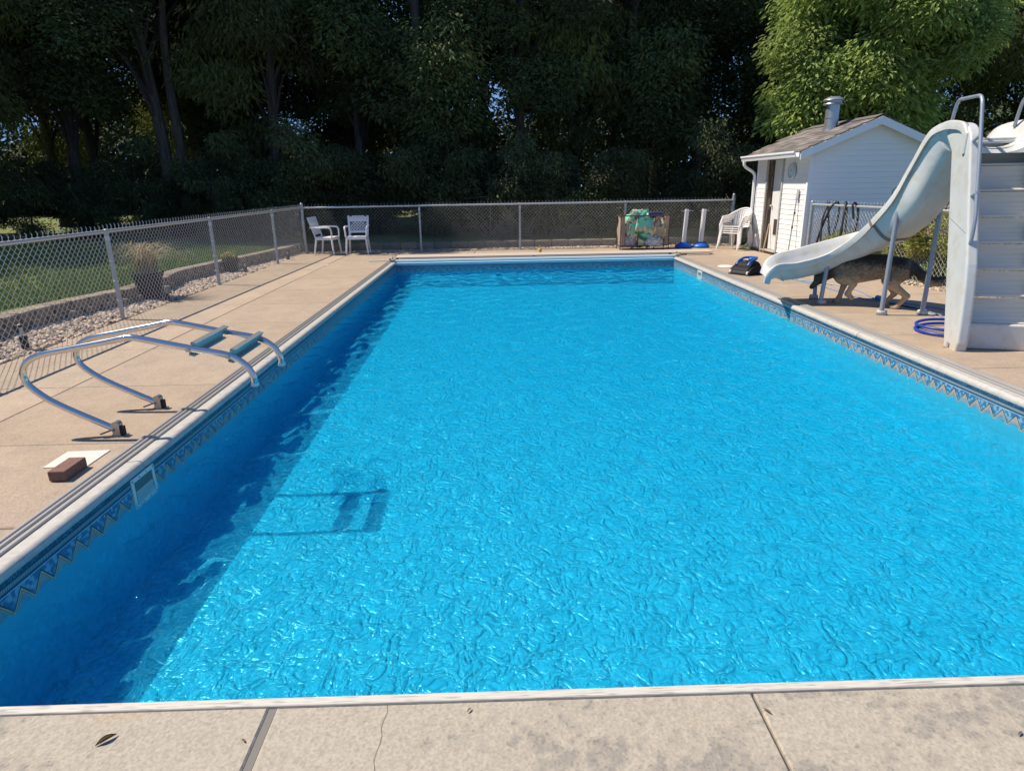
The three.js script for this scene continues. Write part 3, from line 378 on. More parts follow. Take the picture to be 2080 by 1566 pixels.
// ---------------------------------------------------------------- slide
const slideO = V(7.167, 0, -4.30), slideTurn = -0.2746;
{
  const sl = thing('pool_slide', 'light grey plastic pool slide with moulded steps, curving down over the pool edge', 'slide', [slideO.x, 0, slideO.z], slideTurn);
  const toL = (x, y, z) => V(x, y, z).sub(slideO).applyAxisAngle(V(0, 1, 0), -slideTurn), W = (v, k, y) => V(k, y, -v);
  const plasticBump = texture(256, 256, (u, v) => fbm([nB, nC])(u, v), false);
  const plastic = new THREE.MeshStandardMaterial({ map: texture(512, 512, (u, v) => { const f = fbm([nA, nB, nC])(u, v), st = step(0.55, 0.75, nE(u, v)) * 0.07, t = 0.94 + 0.14 * (f - 0.5); return [0.55 * t - st * 0.2, 0.57 * t - st * 0.5, 0.56 * t - st]; }), bumpMap: plasticBump, bumpScale: 0.001, roughness: 0.42 }), metal = M(0.30, 0.34, 0.40, 0.4, { metalness: 0.35 }), foot = M(0.45, 0.47, 0.48, 0.6);
  const Lp = [W(0.40, -0.345, 1.98), W(0.50, -0.35, 2.07), W(0.72, -0.355, 2.115), W(0.98, -0.375, 2.12), toL(7.068, 2.06, -5.53), toL(7.086, 1.72, -5.82), toL(7.04, 1.39, -6.0), toL(6.98, 1.11, -6.27), toL(6.90, 0.95, -6.40), toL(6.79, 0.81, -6.51), toL(6.62, 0.665, -6.63), toL(6.30, 0.563, -6.70), toL(6.03, 0.53, -6.72), toL(5.93, 0.42, -6.74), toL(5.905, 0.30, -6.76)];
  const Rp = [W(0.40, 0.29, 1.98), W(0.50, 0.295, 2.07), W(0.72, 0.295, 2.115), W(0.98, 0.28, 2.12), toL(7.63, 2.06, -5.42), toL(7.61, 1.72, -5.68), toL(7.56, 1.38, -5.95), toL(7.53, 1.14, -6.38), toL(7.42, 0.98, -6.80), toL(7.22, 0.89, -7.06), toL(6.9, 0.78, -7.17), toL(6.5, 0.67, -7.2), toL(6.2, 0.595, -7.2), toL(6.08, 0.50, -7.2), toL(6.03, 0.36, -7.19)];
  const cL = new THREE.CatmullRomCurve3(Lp), cR = new THREE.CatmullRomCurve3(Rp), N = 90, rows = [], at = (u, ...s) => 0;
  const prof = []; // [across, sag factor, extra out, drop]
  const n = 16, mids = []; for (let i = 0; i <= N; i++) mids.push(cL.getPoint(i / N).add(cR.getPoint(i / N)).multiplyScalar(0.5));
  for (let i = 0; i <= N; i++) {
    const u = i / N, A = cL.getPoint(u), B = cR.getPoint(u), mid = mids[i], T = mids[Math.min(N, i + 1)].clone().sub(mids[Math.max(0, i - 1)]).normalize(), side = B.clone().sub(A), half = side.length() / 2; side.normalize();
    const up = side.clone().cross(T).normalize(); if (up.y < 0) up.negate(); const sag = 0.25 * (1 - 0.0 * u) * (u > 0.9 ? 1 - 0.8 * step(0.9, 1, u) : 1), row = [];
    const put = (s, d, o) => row.push(mid.clone().addScaledVector(side, s * (half + o)).addScaledVector(up, -d));
    put(-1, 0.075, 0.045); put(-1, 0.005, 0.05); put(-1, -0.008, 0.03); put(-1, 0, 0.0);
    for (let k = 1; k < n; k++) { const s = -1 + 2 * k / n; put(s, sag * (1 - Math.pow(Math.abs(s), 2.6)), 0); }
    put(1, 0, 0); put(1, -0.008, 0.03); put(1, 0.005, 0.05); put(1, 0.075, 0.045); put(1, 0.078, 0.03);
    put(1, 0.03, 0.022); for (let k = n - 1; k > 0; k--) { const s = -1 + 2 * k / n; put(s, 0.022 + (sag + 0.012) * (1 - Math.pow(Math.abs(s), 4.5)), 0.016); } put(-1, 0.03, 0.022); put(-1, 0.078, 0.03); put(-1, 0.075, 0.045);
    rows.push(row);
  }
  part(sl, 'chute', sheet(rows, 0.06), plastic);
  part(sl, 'chute_seam', sheet([45, 46].map((k) => rows[k].map((p, j) => p.clone().addScaledVector(V(0, -1, 0), 0.004).add(V(-0.003, 0, 0.003)))), 0.05), M(0.16, 0.15, 0.15, 0.7));
  part(sl, 'chute_end', sheet([rows[0].slice(0, n + 7), rows[0].slice(0, n + 7).map((p) => p.clone().setY(1.80))]), plastic);
  // stairs: eight moulded treads with concave risers between two stringers
  const panel = (x, k) => { const s = new THREE.Shape(); s.moveTo(-0.20, 0.0); s.lineTo(0.05, 0.0); s.lineTo(0.74, 1.84); s.quadraticCurveTo(0.95, 2.0, 1.0, 2.04); s.quadraticCurveTo(0.7, 2.1, 0.52, 2.05); s.quadraticCurveTo(0.36, 2.0, 0.33, 1.86); s.lineTo(-0.10, 0.8); s.quadraticCurveTo(-0.2, 0.45, -0.22, 0.08); const g = new THREE.ExtrudeGeometry(s, { depth: 0.055, bevelEnabled: true, bevelSize: 0.022, bevelThickness: 0.022, bevelSegments: 4, curveSegments: 10 }); g.rotateY(Math.PI / 2).translate(x, 0, 0); return g; };
  for (const x of [-0.35, 0.30]) { const p = part(sl, 'stringer', boxUV(panel(x), 0.9), plastic); part(p, 'joint_line', rod([x + (x < 0 ? -0.0225 : 0.0775), 1.08, -0.03], [x + (x < 0 ? -0.0225 : 0.0775), 1.20, -0.50], 0.003, 4), M(0.16, 0.17, 0.18, 0.8)); }
  const yv = (i) => [0.25 + 0.2414 * i, -0.05 + 0.475 * 0.2414 * i];
  for (let i = 0; i < 8; i++) {
    const [y, v] = yv(i), [y2, v2] = yv(i + 1), x0 = -0.28, x1 = 0.29;
    const tr = part(sl, 'step', boxUV(rbox(x1 - x0, 0.024, 0.05, 0.011, (x0 + x1) / 2, y, -v - 0.018), 0.7), plastic);
    if (i < 7) { const r = []; for (let k = 0; k <= 10; k++) { const t = k / 10, vv = k < 5 ? v + 0.03 + 0.085 * Math.sin(t * Math.PI * 0.98) : v + 0.03 + 0.085 * Math.sin(t * Math.PI * 0.98) + (v2 - v) * (t - 0.5) * 1.2, yy = y + 0.004 + (y2 - y - 0.02) * Math.pow(t, 1.5); r.push([[x0, yy, -vv + 0.03], [x0 + 0.03, yy, -vv], [x1 - 0.03, yy, -vv], [x1, yy, -vv + 0.03]]); } part(tr, 'riser', sheet(r, 0.2), plastic); }
  }
  part(sl, 'kick_panel', boxUV(rbox(0.60, 0.25, 0.05, 0.02, 0.02, 0.125, 0.09), 0.8), plastic);
  part(sl, 'platform', boxUV(rbox(0.58, 0.03, 0.5, 0.012, -0.03, 1.91, -0.95), 0.8), plastic);
  for (const x of [-0.345, 0.23]) { const h = part(sl, 'handrail', pipe([[x, 0.955, -0.06], [x, 0.96, 0.05], [x, 1.19, 0.06], [x, 1.75, -0.11], [x, 2.305, -0.30], [x, 2.325, -0.90], [x, 2.06, -0.99]], 0.0165, 0.09, 12), metal); part(h, 'standoff', rod([x, 1.45, -0.0], [x, 1.40, -0.18], 0.014), metal); part(h, 'standoff', rod([x, 1.95, -0.18], [x, 1.88, -0.4], 0.014), metal); }
  for (const [a, b] of [[[7.04, 0, -5.93], [7.075, 1.375, -5.97]], [[7.51, 0, -5.88], [7.545, 1.34, -5.93]], [[6.67, 0, -6.71], [6.70, 0.5, -6.70]], [[6.79, 0, -7.12], [6.77, 0.52, -7.14]]]) { const A = toL(...a), B = toL(...b), l = part(sl, 'leg', rod(A, B, 0.027, 14), metal); part(l, 'foot_cap', new THREE.LatheGeometry([[0, 0.055], [0.05, 0.055], [0.058, 0.045], [0.06, 0], [0, 0]].map(([x, y]) => new THREE.Vector2(x, y)), 20).translate(A.x, 0, A.z), foot); }
  part(sl, 'deck_bracket', merge([box(0.05, 0.006, 0.05, -0.40, 0.004, 0.06), box(0.006, 0.05, 0.05, -0.382, 0.026, 0.06)]), M(0.45, 0.42, 0.38, 0.5, { metalness: 0.5 }));
}
// ---------------------------------------------------------------- ladder, hinged up on the deck
{
  const ld = thing('pool_ladder', 'stainless steel pool ladder tipped up out of the water, its treads over the coping', 'ladder', [-0.25, 0, -2.75]), steel = M(0.62, 0.62, 0.61, 0.16, { metalness: 1 }), dull = M(0.42, 0.40, 0.37, 0.4, { metalness: 0.8 }), tread = M(0.34, 0.38, 0.38, 0.3, { metalness: 0.4 });
  const pts = (z, dy) => [[0.02, 0.055, z], [-0.26, 0.20 + dy * 0.3, z], [-0.40, 0.29 + dy * 0.5, z], [-0.49, 0.39 + dy, z], [-0.47, 0.50 + dy, z], [-0.36, 0.565 + dy, z], [-0.15, 0.605 + dy, z], [0.10, 0.648 + dy, z], [0.20, 0.667 + dy, z], [0.245, 0.671 + dy, z], [0.29, 0.666 + dy, z], [0.42, 0.637 + dy, z], [0.65, 0.585 + dy, z], [0.86, 0.54 + dy, z], [0.96, 0.48 + dy, z], [1.01, 0.40 + dy, z], [1.015, 0.335 + dy, z]];
  for (const [z, dy] of [[0.28, 0.01], [-0.28, -0.005]]) {
    const r = part(ld, 'rail', tube(pts(z, dy), 0.0215, 120, 14, false, 0.5), steel); part(r, 'end_bumper', rod([1.015, 0.345 + dy, z], [1.015, 0.325 + dy, z], 0.026, 14), M(0.7, 0.68, 0.62, 0.6));
    const a = part(ld, 'anchor', merge([box(0.006, 0.085, 0.05, 0.045, 0.045, z + 0.02, 0, 1.57), box(0.006, 0.085, 0.05, 0.045, 0.045, z - 0.02, 0, 1.57), new THREE.CylinderGeometry(0.028, 0.028, 0.046, 14).rotateX(1.5708).translate(0.045, 0.08, z), box(0.10, 0.006, 0.07, 0.05, 0.004, z)]), dull); part(a, 'hinge_bolt', new THREE.CylinderGeometry(0.008, 0.008, 0.064, 8).rotateX(1.5708).translate(0.03, 0.05, z), M(0.15, 0.13, 0.12, 0.5)); part(a, 'rubber_block', box(0.025, 0.06, 0.035, 0.078, 0.04, z), M(0.015, 0.015, 0.015, 0.8)); part(a, 'latch_lever', rod([0.03, 0.055, z + 0.02], [-0.05, 0.03, z + 0.045], 0.006, 6), M(0.05, 0.04, 0.04, 0.6));
  }
  for (const x of [0.62, 0.87]) { const y = x < 0.7 ? 0.595 : 0.545, t = part(ld, 'tread', merge([box(0.010, 0.088, 0.53, x, y, 0, 0, 0, -0.3), box(0.034, 0.010, 0.53, x + 0.028, y + 0.036, 0, 0, 0, -0.3), box(0.034, 0.010, 0.53, x + 0.002, y - 0.046, 0, 0, 0, -0.3)]), tread); for (const z of [0.31, -0.31]) part(t, 'bolt', new THREE.CylinderGeometry(0.014, 0.014, 0.014, 8).rotateX(1.5708).translate(x, y, z * 0.985), M(0.5, 0.5, 0.5, 0.3, { metalness: 0.9 })); }
}
// ---------------------------------------------------------------- white resin armchairs
const resin = M(0.74, 0.73, 0.71, 0.5), resinOld = M(0.66, 0.64, 0.58, 0.55);
{
  const c = thing('resin_armchair', 'white lattice-back resin armchair turned sideways in the fence corner', 'chair', [-1.77, 0, -14.56], Math.PI / 2 - 0.12, 'lattice-back armchairs by the fence');
  part(c, 'seat', rbox(0.48, 0.03, 0.45, 0.012, 0, 0.415, 0.02), resin); part(c, 'seat_apron', merge([box(0.46, 0.05, 0.018, 0, 0.385, 0.235), box(0.018, 0.05, 0.42, -0.225, 0.385, 0.02), box(0.018, 0.05, 0.42, 0.225, 0.385, 0.02)]), resin);
  const tilt = 0.3, bp = (x, s) => [x, 0.42 + s * Math.cos(tilt), -0.19 - s * Math.sin(tilt)], beam = (x0, s0, x1, s1, w) => { const A = V(...bp(x0, s0)), B = V(...bp(x1, s1)), d = B.clone().sub(A), l = d.length(), g = new THREE.BoxGeometry(w, l, 0.02), q = new THREE.Quaternion().setFromRotationMatrix(new THREE.Matrix4().makeBasis(d.clone().normalize().cross(V(0, Math.sin(tilt), Math.cos(tilt))).normalize(), d.clone().normalize(), V(0, Math.sin(tilt), Math.cos(tilt)))); g.applyQuaternion(q); const m = A.add(B).multiplyScalar(0.5); return g.translate(m.x, m.y, m.z); };
  const back = part(c, 'backrest', merge([beam(-0.215, 0, -0.235, 0.5, 0.05), beam(0.215, 0, 0.235, 0.5, 0.05), beam(-0.22, 0.10, 0.22, 0.10, 0.045), beam(-0.22, 0.37, 0.22, 0.37, 0.03), beam(-0.22, 0.425, 0.22, 0.425, 0.10), beam(-0.15, 0.475, 0.15, 0.475, 0.05)]), resin);
  for (let k = -4; k <= 4; k++) for (const s of [-1, 1]) { const x0 = k * 0.075, x1 = x0 + s * 0.25, cl = (x) => Math.max(-0.19, Math.min(0.19, x)), a = cl(x0), b = cl(x1); if (Math.abs(a - b) < 0.02) continue; part(back, 'lattice_bar', beam(a, 0.115 + (a - x0) / s, b, 0.115 + 0.25 - (x1 - b) / s, 0.016), resin); }
  for (const s of [-1, 1]) {
    part(c, 'arm', merge([tube([[s * 0.245, 0.66, -0.30], [s * 0.265, 0.655, -0.1], [s * 0.27, 0.66, 0.1], [s * 0.265, 0.645, 0.19], [s * 0.255, 0.58, 0.225], [s * 0.245, 0.42, 0.225]], 0.021, 30, 8)]), resin);
    part(c, 'leg', rod([s * 0.225, 0.42, 0.21], [s * 0.265, 0, 0.25], 0.026, 6, 0.018).rotateY(0), resin); part(c, 'leg', rod([s * 0.215, 0.42, -0.17], [s * 0.25, 0, -0.24], 0.028, 6, 0.019), resin);
  }
  copyOf(c, [-1.02, 0, -14.6], 0.05, 'white lattice-back resin armchair facing the pool before the back fence');
}
{
  const c = thing('stacking_chair', 'white slatted resin chair, bottom of the stack by the shed', 'chair', [8.10, 0, -14.0], -0.95, 'stack of white chairs by the shed');
  const seat = []; for (let i = 0; i <= 8; i++) { const t = i / 8; seat.push(Array.from({ length: 7 }, (_, j) => { const x = (j / 6 - 0.5) * (0.5 - 0.06 * t); return [x, 0.40 - 0.03 * Math.sin(t * 2.6) * (1 - 3 * x * x) + 0.0, 0.24 - 0.44 * t]; })); }
  part(c, 'seat', merge([sheet(seat), sheet(seat.map((r) => r.map(([x, y, z]) => [x, y - 0.02, z]))), box(0.50, 0.026, 0.02, 0, 0.39, 0.24)]), resin);
  const arc = (a, y, lean = 0) => [0.27 * Math.sin(a), y, 0.02 - 0.25 * Math.cos(a) - lean];
  const back = part(c, 'backrest', merge([tube([-1.45, -1.1, -0.7, -0.35, 0, 0.35, 0.7, 1.1, 1.45].map((a) => arc(a, 0.62 + 0.17 * Math.pow(Math.cos(a), 1.2), 0.06 * Math.cos(a))), 0.02, 50, 8)]), resin);
  for (let k = -4; k <= 4; k++) { const a = k * 0.2, A = arc(a, 0.40, 0), B = arc(a, 0.61 + 0.17 * Math.pow(Math.cos(a), 1.2), 0.06 * Math.cos(a)); part(back, 'slat', rod(A, B, 0.019, 6, 0.017).scale(1, 1, 1), resin); }
  for (const s of [-1, 1]) { part(c, 'arm', merge([tube([arc(s * 1.3, 0.645), [s * 0.285, 0.615, 0.1], [s * 0.285, 0.61, 0.2], [s * 0.275, 0.56, 0.25], [s * 0.26, 0.40, 0.245]], 0.02, 26, 8), tube([arc(s * 1.2, 0.52), [s * 0.272, 0.52, 0.1], [s * 0.27, 0.50, 0.2]], 0.012, 12, 6)]), resin); part(c, 'leg', rod([s * 0.25, 0.41, 0.24], [s * 0.285, 0, 0.29], 0.03, 6, 0.02), resin); part(c, 'leg', rod([s * 0.22, 0.41, -0.18], [s * 0.25, 0, -0.26], 0.03, 6, 0.02), resin); }
  const word = ['second from bottom of the stack by the shed', 'second from top of the stack by the shed', 'top of the stack by the shed'];
  for (let k = 1; k < 4; k++) copyOf(c, [8.10 + 0.012 * k, 0.05 * k, -14.0 + 0.01 * k], -0.95 + rr(-0.03, 0.03), 'white slatted resin chair, ' + word[k - 1]);
}
// ---------------------------------------------------------------- toy bin, posts, bottle
{
  const b = thing('toy_bin', 'brown metal rail bin with mesh end panels, full of pool towels, against the back fence', 'bin', [5.98, 0, -14.50], 0.06), br = M(0.10, 0.062, 0.045, 0.6, { metalness: 0.3 }), clothM = MP(0.40, 0.31, 0.24, 0.95, { transmission: 0.4, thickness: 0 });
  const w = 0.6, d = 0.2, h = 0.80, bar = (a, c, r = 0.012) => rod(a, c, r, 8);
  for (const x of [-w, -0.17, 0.24, w]) for (const z of [-d, d]) part(b, 'upright', bar([x, 0, z], [x, h, z]), br);
  for (const z of [-d, d]) { part(b, 'top_rail', bar([-w, h, z], [w, h, z], 0.014), br); part(b, 'bottom_rail', bar([-w, 0.09, z], [w, 0.09, z]), br); } for (const x of [-w, w]) { part(b, 'top_rail', bar([x, h, -d], [x, h, d], 0.014), br); part(b, 'bottom_rail', bar([x, 0.09, -d], [x, 0.09, d]), br); }
  for (let k = 0; k < 9; k++) part(b, 'floor_bar', bar([-w + 0.13 * k + 0.08, 0.085, -d], [-w + 0.13 * k + 0.08, 0.085, d], 0.007), br);
  for (const s of [-1, 1]) { const rows = []; for (let i = 0; i <= 10; i++) rows.push(Array.from({ length: 7 }, (_, j) => [s * (w - 0.02) + 0.02 * Math.sin(i * 0.9 + j), 0.1 + 0.68 * i / 10, -d + 2 * d * j / 6])); part(b, 'mesh_panel', sheet(rows), clothM); const r2 = []; for (let i = 0; i <= 10; i++) r2.push(Array.from({ length: 5 }, (_, j) => [s * (w - 0.015) - s * 0.09 * j / 4, 0.1 + 0.69 * i / 10, d + 0.006 * Math.sin(i + 2 * j)])); part(b, 'mesh_panel', sheet(r2), clothM); }
}
function heap(name, label, cat, pos, r, palette, freq, sd, spots) { // crumpled cloth
  const g = mergeVertices(new THREE.IcosahedronGeometry(1, 22).deleteAttribute('uv').deleteAttribute('normal')), p = g.attributes.position, col = new Float32Array(p.count * 3), f1 = tnoise(9, sd), f2 = tnoise(17, sd + 1), f3 = tnoise(31, sd + 2);
  for (let i = 0; i < p.count; i++) { const x = p.getX(i), y = p.getY(i), z = p.getZ(i), u = x * 0.31 + z * 0.17 + 0.5, v = y * 0.33 + z * 0.23 + 0.5, rid = (f) => 1 - Math.abs(2 * f(u, v) - 1), k = 0.74 + 0.34 * rid(f2) * rid(f1) + 0.12 * rid(f3) * rid(f2); const bx_ = (q) => Math.sign(q) * Math.pow(Math.abs(q), 0.62); p.setXYZ(i, bx_(x) * k * r[0] * (y > 0 ? 1 - 0.45 * y : 1), bx_(y) * k * r[1], bx_(z) * k * r[2]); const t = clamp((f2(u * 1.1 + 0.2, v * 1.1) - 0.2) / 0.6) * palette.length * 0.999, s = f1(u * 1.9, v * 1.9 + 0.4), c = palette[s > spots ? Math.floor(t) : 0]; col.set(c, i * 3); }
  g.setAttribute('color', new THREE.BufferAttribute(col, 3)); g.computeVertexNormals(); return solo(name, g, new THREE.MeshStandardMaterial({ vertexColors: true, roughness: 0.85 }), label, cat, null, pos);
}
heap('beach_towel', 'crumpled green beach towel with pink flowers heaped in the brown bin', 'towel', [5.88, 0.50, -14.48], [0.42, 0.44, 0.20], [[0.16, 0.52, 0.36], [0.62, 0.26, 0.22], [0.38, 0.58, 0.22], [0.65, 0.50, 0.42], [0.06, 0.15, 0.10]], 5, 60, 0.36);
heap('beach_towel', 'crumpled olive and orange towel in the right side of the brown bin', 'towel', [6.30, 0.42, -14.49], [0.27, 0.32, 0.19], [[0.30, 0.27, 0.20], [0.60, 0.30, 0.12], [0.34, 0.42, 0.20], [0.5, 0.46, 0.42], [0.14, 0.12, 0.10]], 5, 70, 0.36);
heap('swim_vest', 'pale grey and white swim vest at the bottom of the brown bin', 'swim vest', [6.22, 0.19, -14.36], [0.22, 0.12, 0.1], [[0.55, 0.56, 0.56], [0.2, 0.34, 0.4], [0.4, 0.38, 0.36]], 5, 80, 0.5);
heap('swim_vest', 'grey swim vest in left bottom corner of the brown bin', 'swim vest', [5.60, 0.20, -14.38], [0.22, 0.14, 0.10], [[0.30, 0.27, 0.29], [0.5, 0.5, 0.52], [0.14, 0.12, 0.14]], 5, 85, 0.5);
heap('folded_towel', 'navy blue towel folded over the rear rail of the brown bin', 'towel', [6.28, 0.83, -14.56], [0.20, 0.05, 0.09], [[0.035, 0.05, 0.16], [0.05, 0.08, 0.25]], 5, 90, 0.5);
{
  const n = thing('net_post', 'white post on a ribbed blue base, beside the brown bin', 'net post', [7.02, 0, -14.55], 0, 'white posts on blue bases'), blue = M(0.012, 0.12, 0.48, 0.4);
  part(n, 'base', new THREE.LatheGeometry([[0, 0.14], [0.07, 0.14], [0.1, 0.125], [0.105, 0.11], [0.15, 0.1], [0.155, 0.085], [0.185, 0.075], [0.19, 0.055], [0.21, 0.045], [0.212, 0.0], [0, 0]].map(([x, y]) => new THREE.Vector2(x, y)), 32), blue); part(n, 'base_cap', cyl(0.035, 0.03, 0.03, 0.09, 0.11, 0.06, 12), M(0.02, 0.07, 0.2, 0.5));
  part(n, 'post', rbox(0.085, 0.80, 0.085, 0.012, 0.02, 0.52, 0, 0, 0, -0.05), M(0.62, 0.62, 0.64, 0.5)); part(n, 'cross_pin', rod([-0.09, 0.88, 0], [0.19, 0.885, 0], 0.006, 6), M(0.6, 0.6, 0.6, 0.4, { metalness: 0.5 }));
  copyOf(n, [7.44, 0, -14.52], 0.3, 'white post on a ribbed blue base, nearer the stacked chairs');
}
solo('spray_bottle', new THREE.LatheGeometry([[0, 0], [0.045, 0], [0.048, 0.01], [0.046, 0.09], [0.03, 0.125], [0.016, 0.135], [0.016, 0.155], [0.02, 0.158], [0.014, 0.195], [0, 0.2]].map(([x, y]) => new THREE.Vector2(x, y)), 20), M(0.55, 0.38, 0.05, 0.4), 'small yellow bottle standing on the paving behind the cover reel', 'bottle', null, [3.40, 0, -13.75]);
solo('lid_disc', new THREE.LatheGeometry([[0, 0.022], [0.08, 0.021], [0.13, 0.014], [0.145, 0.006], [0.145, 0], [0, 0]].map(([x, y]) => new THREE.Vector2(x, y)), 32), M(0.78, 0.76, 0.72, 0.5), 'round white skimmer lid on paving near the pool cleaner', 'lid', null, [6.78, 0.003, -10.75]);
// ---------------------------------------------------------------- brick on a white perforated plate
{
  const tex = texture(128, 128, (u, v) => { const a = (u * 32) % 1 - 0.5, b = (v * 32) % 1 - 0.5, dot = a * a + b * b < 0.04 ? 0.72 : 1, n = 0.95 + 0.1 * (nC(u, v) - 0.5); return [0.66 * dot * n, 0.64 * dot * n, 0.57 * dot * n]; });
  const p = [[-0.371, -1.944], [-0.376, -2.192], [-0.11, -2.202], [-0.111, -1.952]], s = new THREE.Shape(p.map(([x, z]) => new THREE.Vector2(x + 0.09, -z - 2.0)));
  const g = new THREE.ExtrudeGeometry(s, { depth: 0.004, bevelEnabled: false }); g.rotateX(-Math.PI / 2); solo('perforated_plate', planarUV(g, 0.3), new THREE.MeshStandardMaterial({ map: tex, roughness: 0.6 }), 'white perforated plastic plate lying under the red brick', 'plate', null, [-0.09, 0.003, -2.0]);
  const bt = texture(256, 256, (u, v) => { const f = fbm([nB, nC, nD])(u, v), t = 0.8 + 0.5 * (f - 0.5) + 0.3 * (speck(u, v) - 0.5), w = step(0.84, 0.9, speck2(u, v)); return [0.22 * t + 0.2 * w, 0.115 * t + 0.2 * w, 0.09 * t + 0.18 * w]; });
  solo('paver_brick', boxUV(new RoundedBoxGeometry(0.1, 0.062, 0.21, 3, 0.007), 0.25), new THREE.MeshStandardMaterial({ map: bt, bumpMap: stoneBump, bumpScale: 0.004, roughness: 0.95 }), 'red-brown paver brick holding down the white plate beside the pool', 'brick', null, [-0.155, 0.036, -1.85], 0.02);
}
// ---------------------------------------------------------------- pool cleaner, its cable, hoses
{
  const c = thing('pool_cleaner', 'black robotic pool cleaner with blue handle parked on the paving', 'pool cleaner', [6.80, 0, -9.70], 0.55), blk = MP(0.010, 0.011, 0.014, 0.6, { specularIntensity: 0.35 }), blu = M(0.008, 0.10, 0.36, 0.35), pale = M(0.5, 0.5, 0.45, 0.6);
  const shell = new THREE.ExtrudeGeometry((() => { const s = new THREE.Shape(); s.moveTo(-0.2, 0.05); s.quadraticCurveTo(-0.19, 0.1, -0.13, 0.13); s.quadraticCurveTo(-0.10, 0.21, 0.0, 0.22); s.quadraticCurveTo(0.10, 0.21, 0.13, 0.15); s.quadraticCurveTo(0.19, 0.1, 0.2, 0.05); s.lineTo(0.16, 0.045); s.quadraticCurveTo(0, 0.09, -0.16, 0.045); s.lineTo(-0.2, 0.05); return s; })(), { depth: 0.30, bevelEnabled: true, bevelSize: 0.02, bevelThickness: 0.025, bevelSegments: 3, curveSegments: 10 }).translate(0, 0, -0.15);
  part(c, 'shell', shell, blk); for (const s of [-1, 1]) part(c, 'side_cover', new THREE.ExtrudeGeometry((() => { const q = new THREE.Shape(); q.moveTo(-0.22, 0.01); q.quadraticCurveTo(-0.17, 0.14, 0, 0.15); q.quadraticCurveTo(0.17, 0.14, 0.22, 0.01); q.quadraticCurveTo(0, 0.07, -0.22, 0.01); return q; })(), { depth: 0.03, bevelEnabled: true, bevelSize: 0.01, bevelThickness: 0.01, bevelSegments: 2 }).translate(0, 0, s * 0.19 - 0.015), blk);
  for (const x of [-0.2, 0.2]) { const r = part(c, 'roller_brush', new THREE.CylinderGeometry(0.035, 0.035, 0.34, 16).rotateX(Math.PI / 2).translate(x, 0.04, 0), M(0.05, 0.05, 0.055, 0.9)); for (const z of [-0.18, 0.18]) part(r, 'roller_cap', new THREE.CylinderGeometry(0.036, 0.036, 0.03, 16).rotateX(Math.PI / 2).translate(x, 0.04, z), pale); }
  part(c, 'handle', tube([[-0.14, 0.16, 0.12], [-0.08, 0.225, 0.125], [0.06, 0.27, 0.12], [0.17, 0.275, 0.06], [0.19, 0.275, 0], [0.17, 0.275, -0.06], [0.06, 0.27, -0.12], [-0.08, 0.225, -0.125], [-0.14, 0.16, -0.12]], 0.02, 60, 10), blu); part(c, 'motor_cap', new THREE.SphereGeometry(0.07, 20, 12).scale(1.3, 0.6, 1).translate(0.14, 0.25, 0), blu); part(c, 'top_band', rbox(0.24, 0.016, 0.06, 0.006, 0.02, 0.222, 0.0), blu);
}
const cableM = M(0.16, 0.30, 0.52, 0.5);
{
  const k = thing('floating_cable', 'pale blue cleaner cable snaking across the paving under the slide', 'cable');
  part(k, 'cable', tube([[6.98, 0.2, -9.66], [7.05, 0.05, -9.52], [7.15, 0.008, -9.30], [7.27, 0.008, -8.92], [7.55, 0.008, -8.45], [7.70, 0.008, -7.75], [7.56, 0.008, -6.9], [7.70, 0.008, -6.30], [7.66, 0.008, -5.75], [7.5, 0.008, -5.30]], 0.007, 120, 8), cableM);
  part(k, 'cable', tube([[7.27, 0.008, -8.92], [7.38, 0.008, -8.3], [7.40, 0.008, -7.6], [7.44, 0.008, -6.95], [7.80, 0.008, -6.55], [7.98, 0.008, -6.0], [7.75, 0.008, -5.4], [7.45, 0.008, -5.05]], 0.007, 120, 8), cableM);
  part(k, 'dark_cable', tube([[7.55, 0.008, -6.62], [7.72, 0.008, -6.05], [7.80, 0.008, -5.62], [7.62, 0.008, -5.2]], 0.006, 60, 8), M(0.02, 0.02, 0.025, 0.6));
  part(k, 'connector', rod([7.22, 0.02, -9.04], [7.31, 0.02, -8.84], 0.019, 12), M(0.7, 0.7, 0.68, 0.5)); part(k, 'float', new THREE.CapsuleGeometry(0.034, 0.06, 6, 14).rotateZ(1.3).translate(7.55, 0.036, -6.86), M(0.05, 0.22, 0.5, 0.5));
}
{ const pts = []; for (let i = 0; i <= 60; i++) { const a = i / 60 * Math.PI * 4.1 + 0.6, t = i / 60, r = 0.36 - 0.08 * t; pts.push([7.21 + 0.18 * t + r * Math.cos(a), 0.018 + 0.02 * t + 0.003 * Math.sin(a * 3), -4.90 - 0.40 * t + r * 0.8 * Math.sin(a)]); }
  const g = tube(pts, 0.0155, 420, 10), p = g.attributes.position, n = g.attributes.normal; for (let i = 0; i < p.count; i++) { const ring = Math.floor(i / 11), k = 0.0016 * (ring % 2); p.setXYZ(i, p.getX(i) + n.getX(i) * k, p.getY(i) + n.getY(i) * k, p.getZ(i) + n.getZ(i) * k); }
  solo('blue_hose', g, M(0.012, 0.045, 0.33, 0.4), 'coiled dark blue ribbed hose on the paving behind the slide steps', 'hose'); }
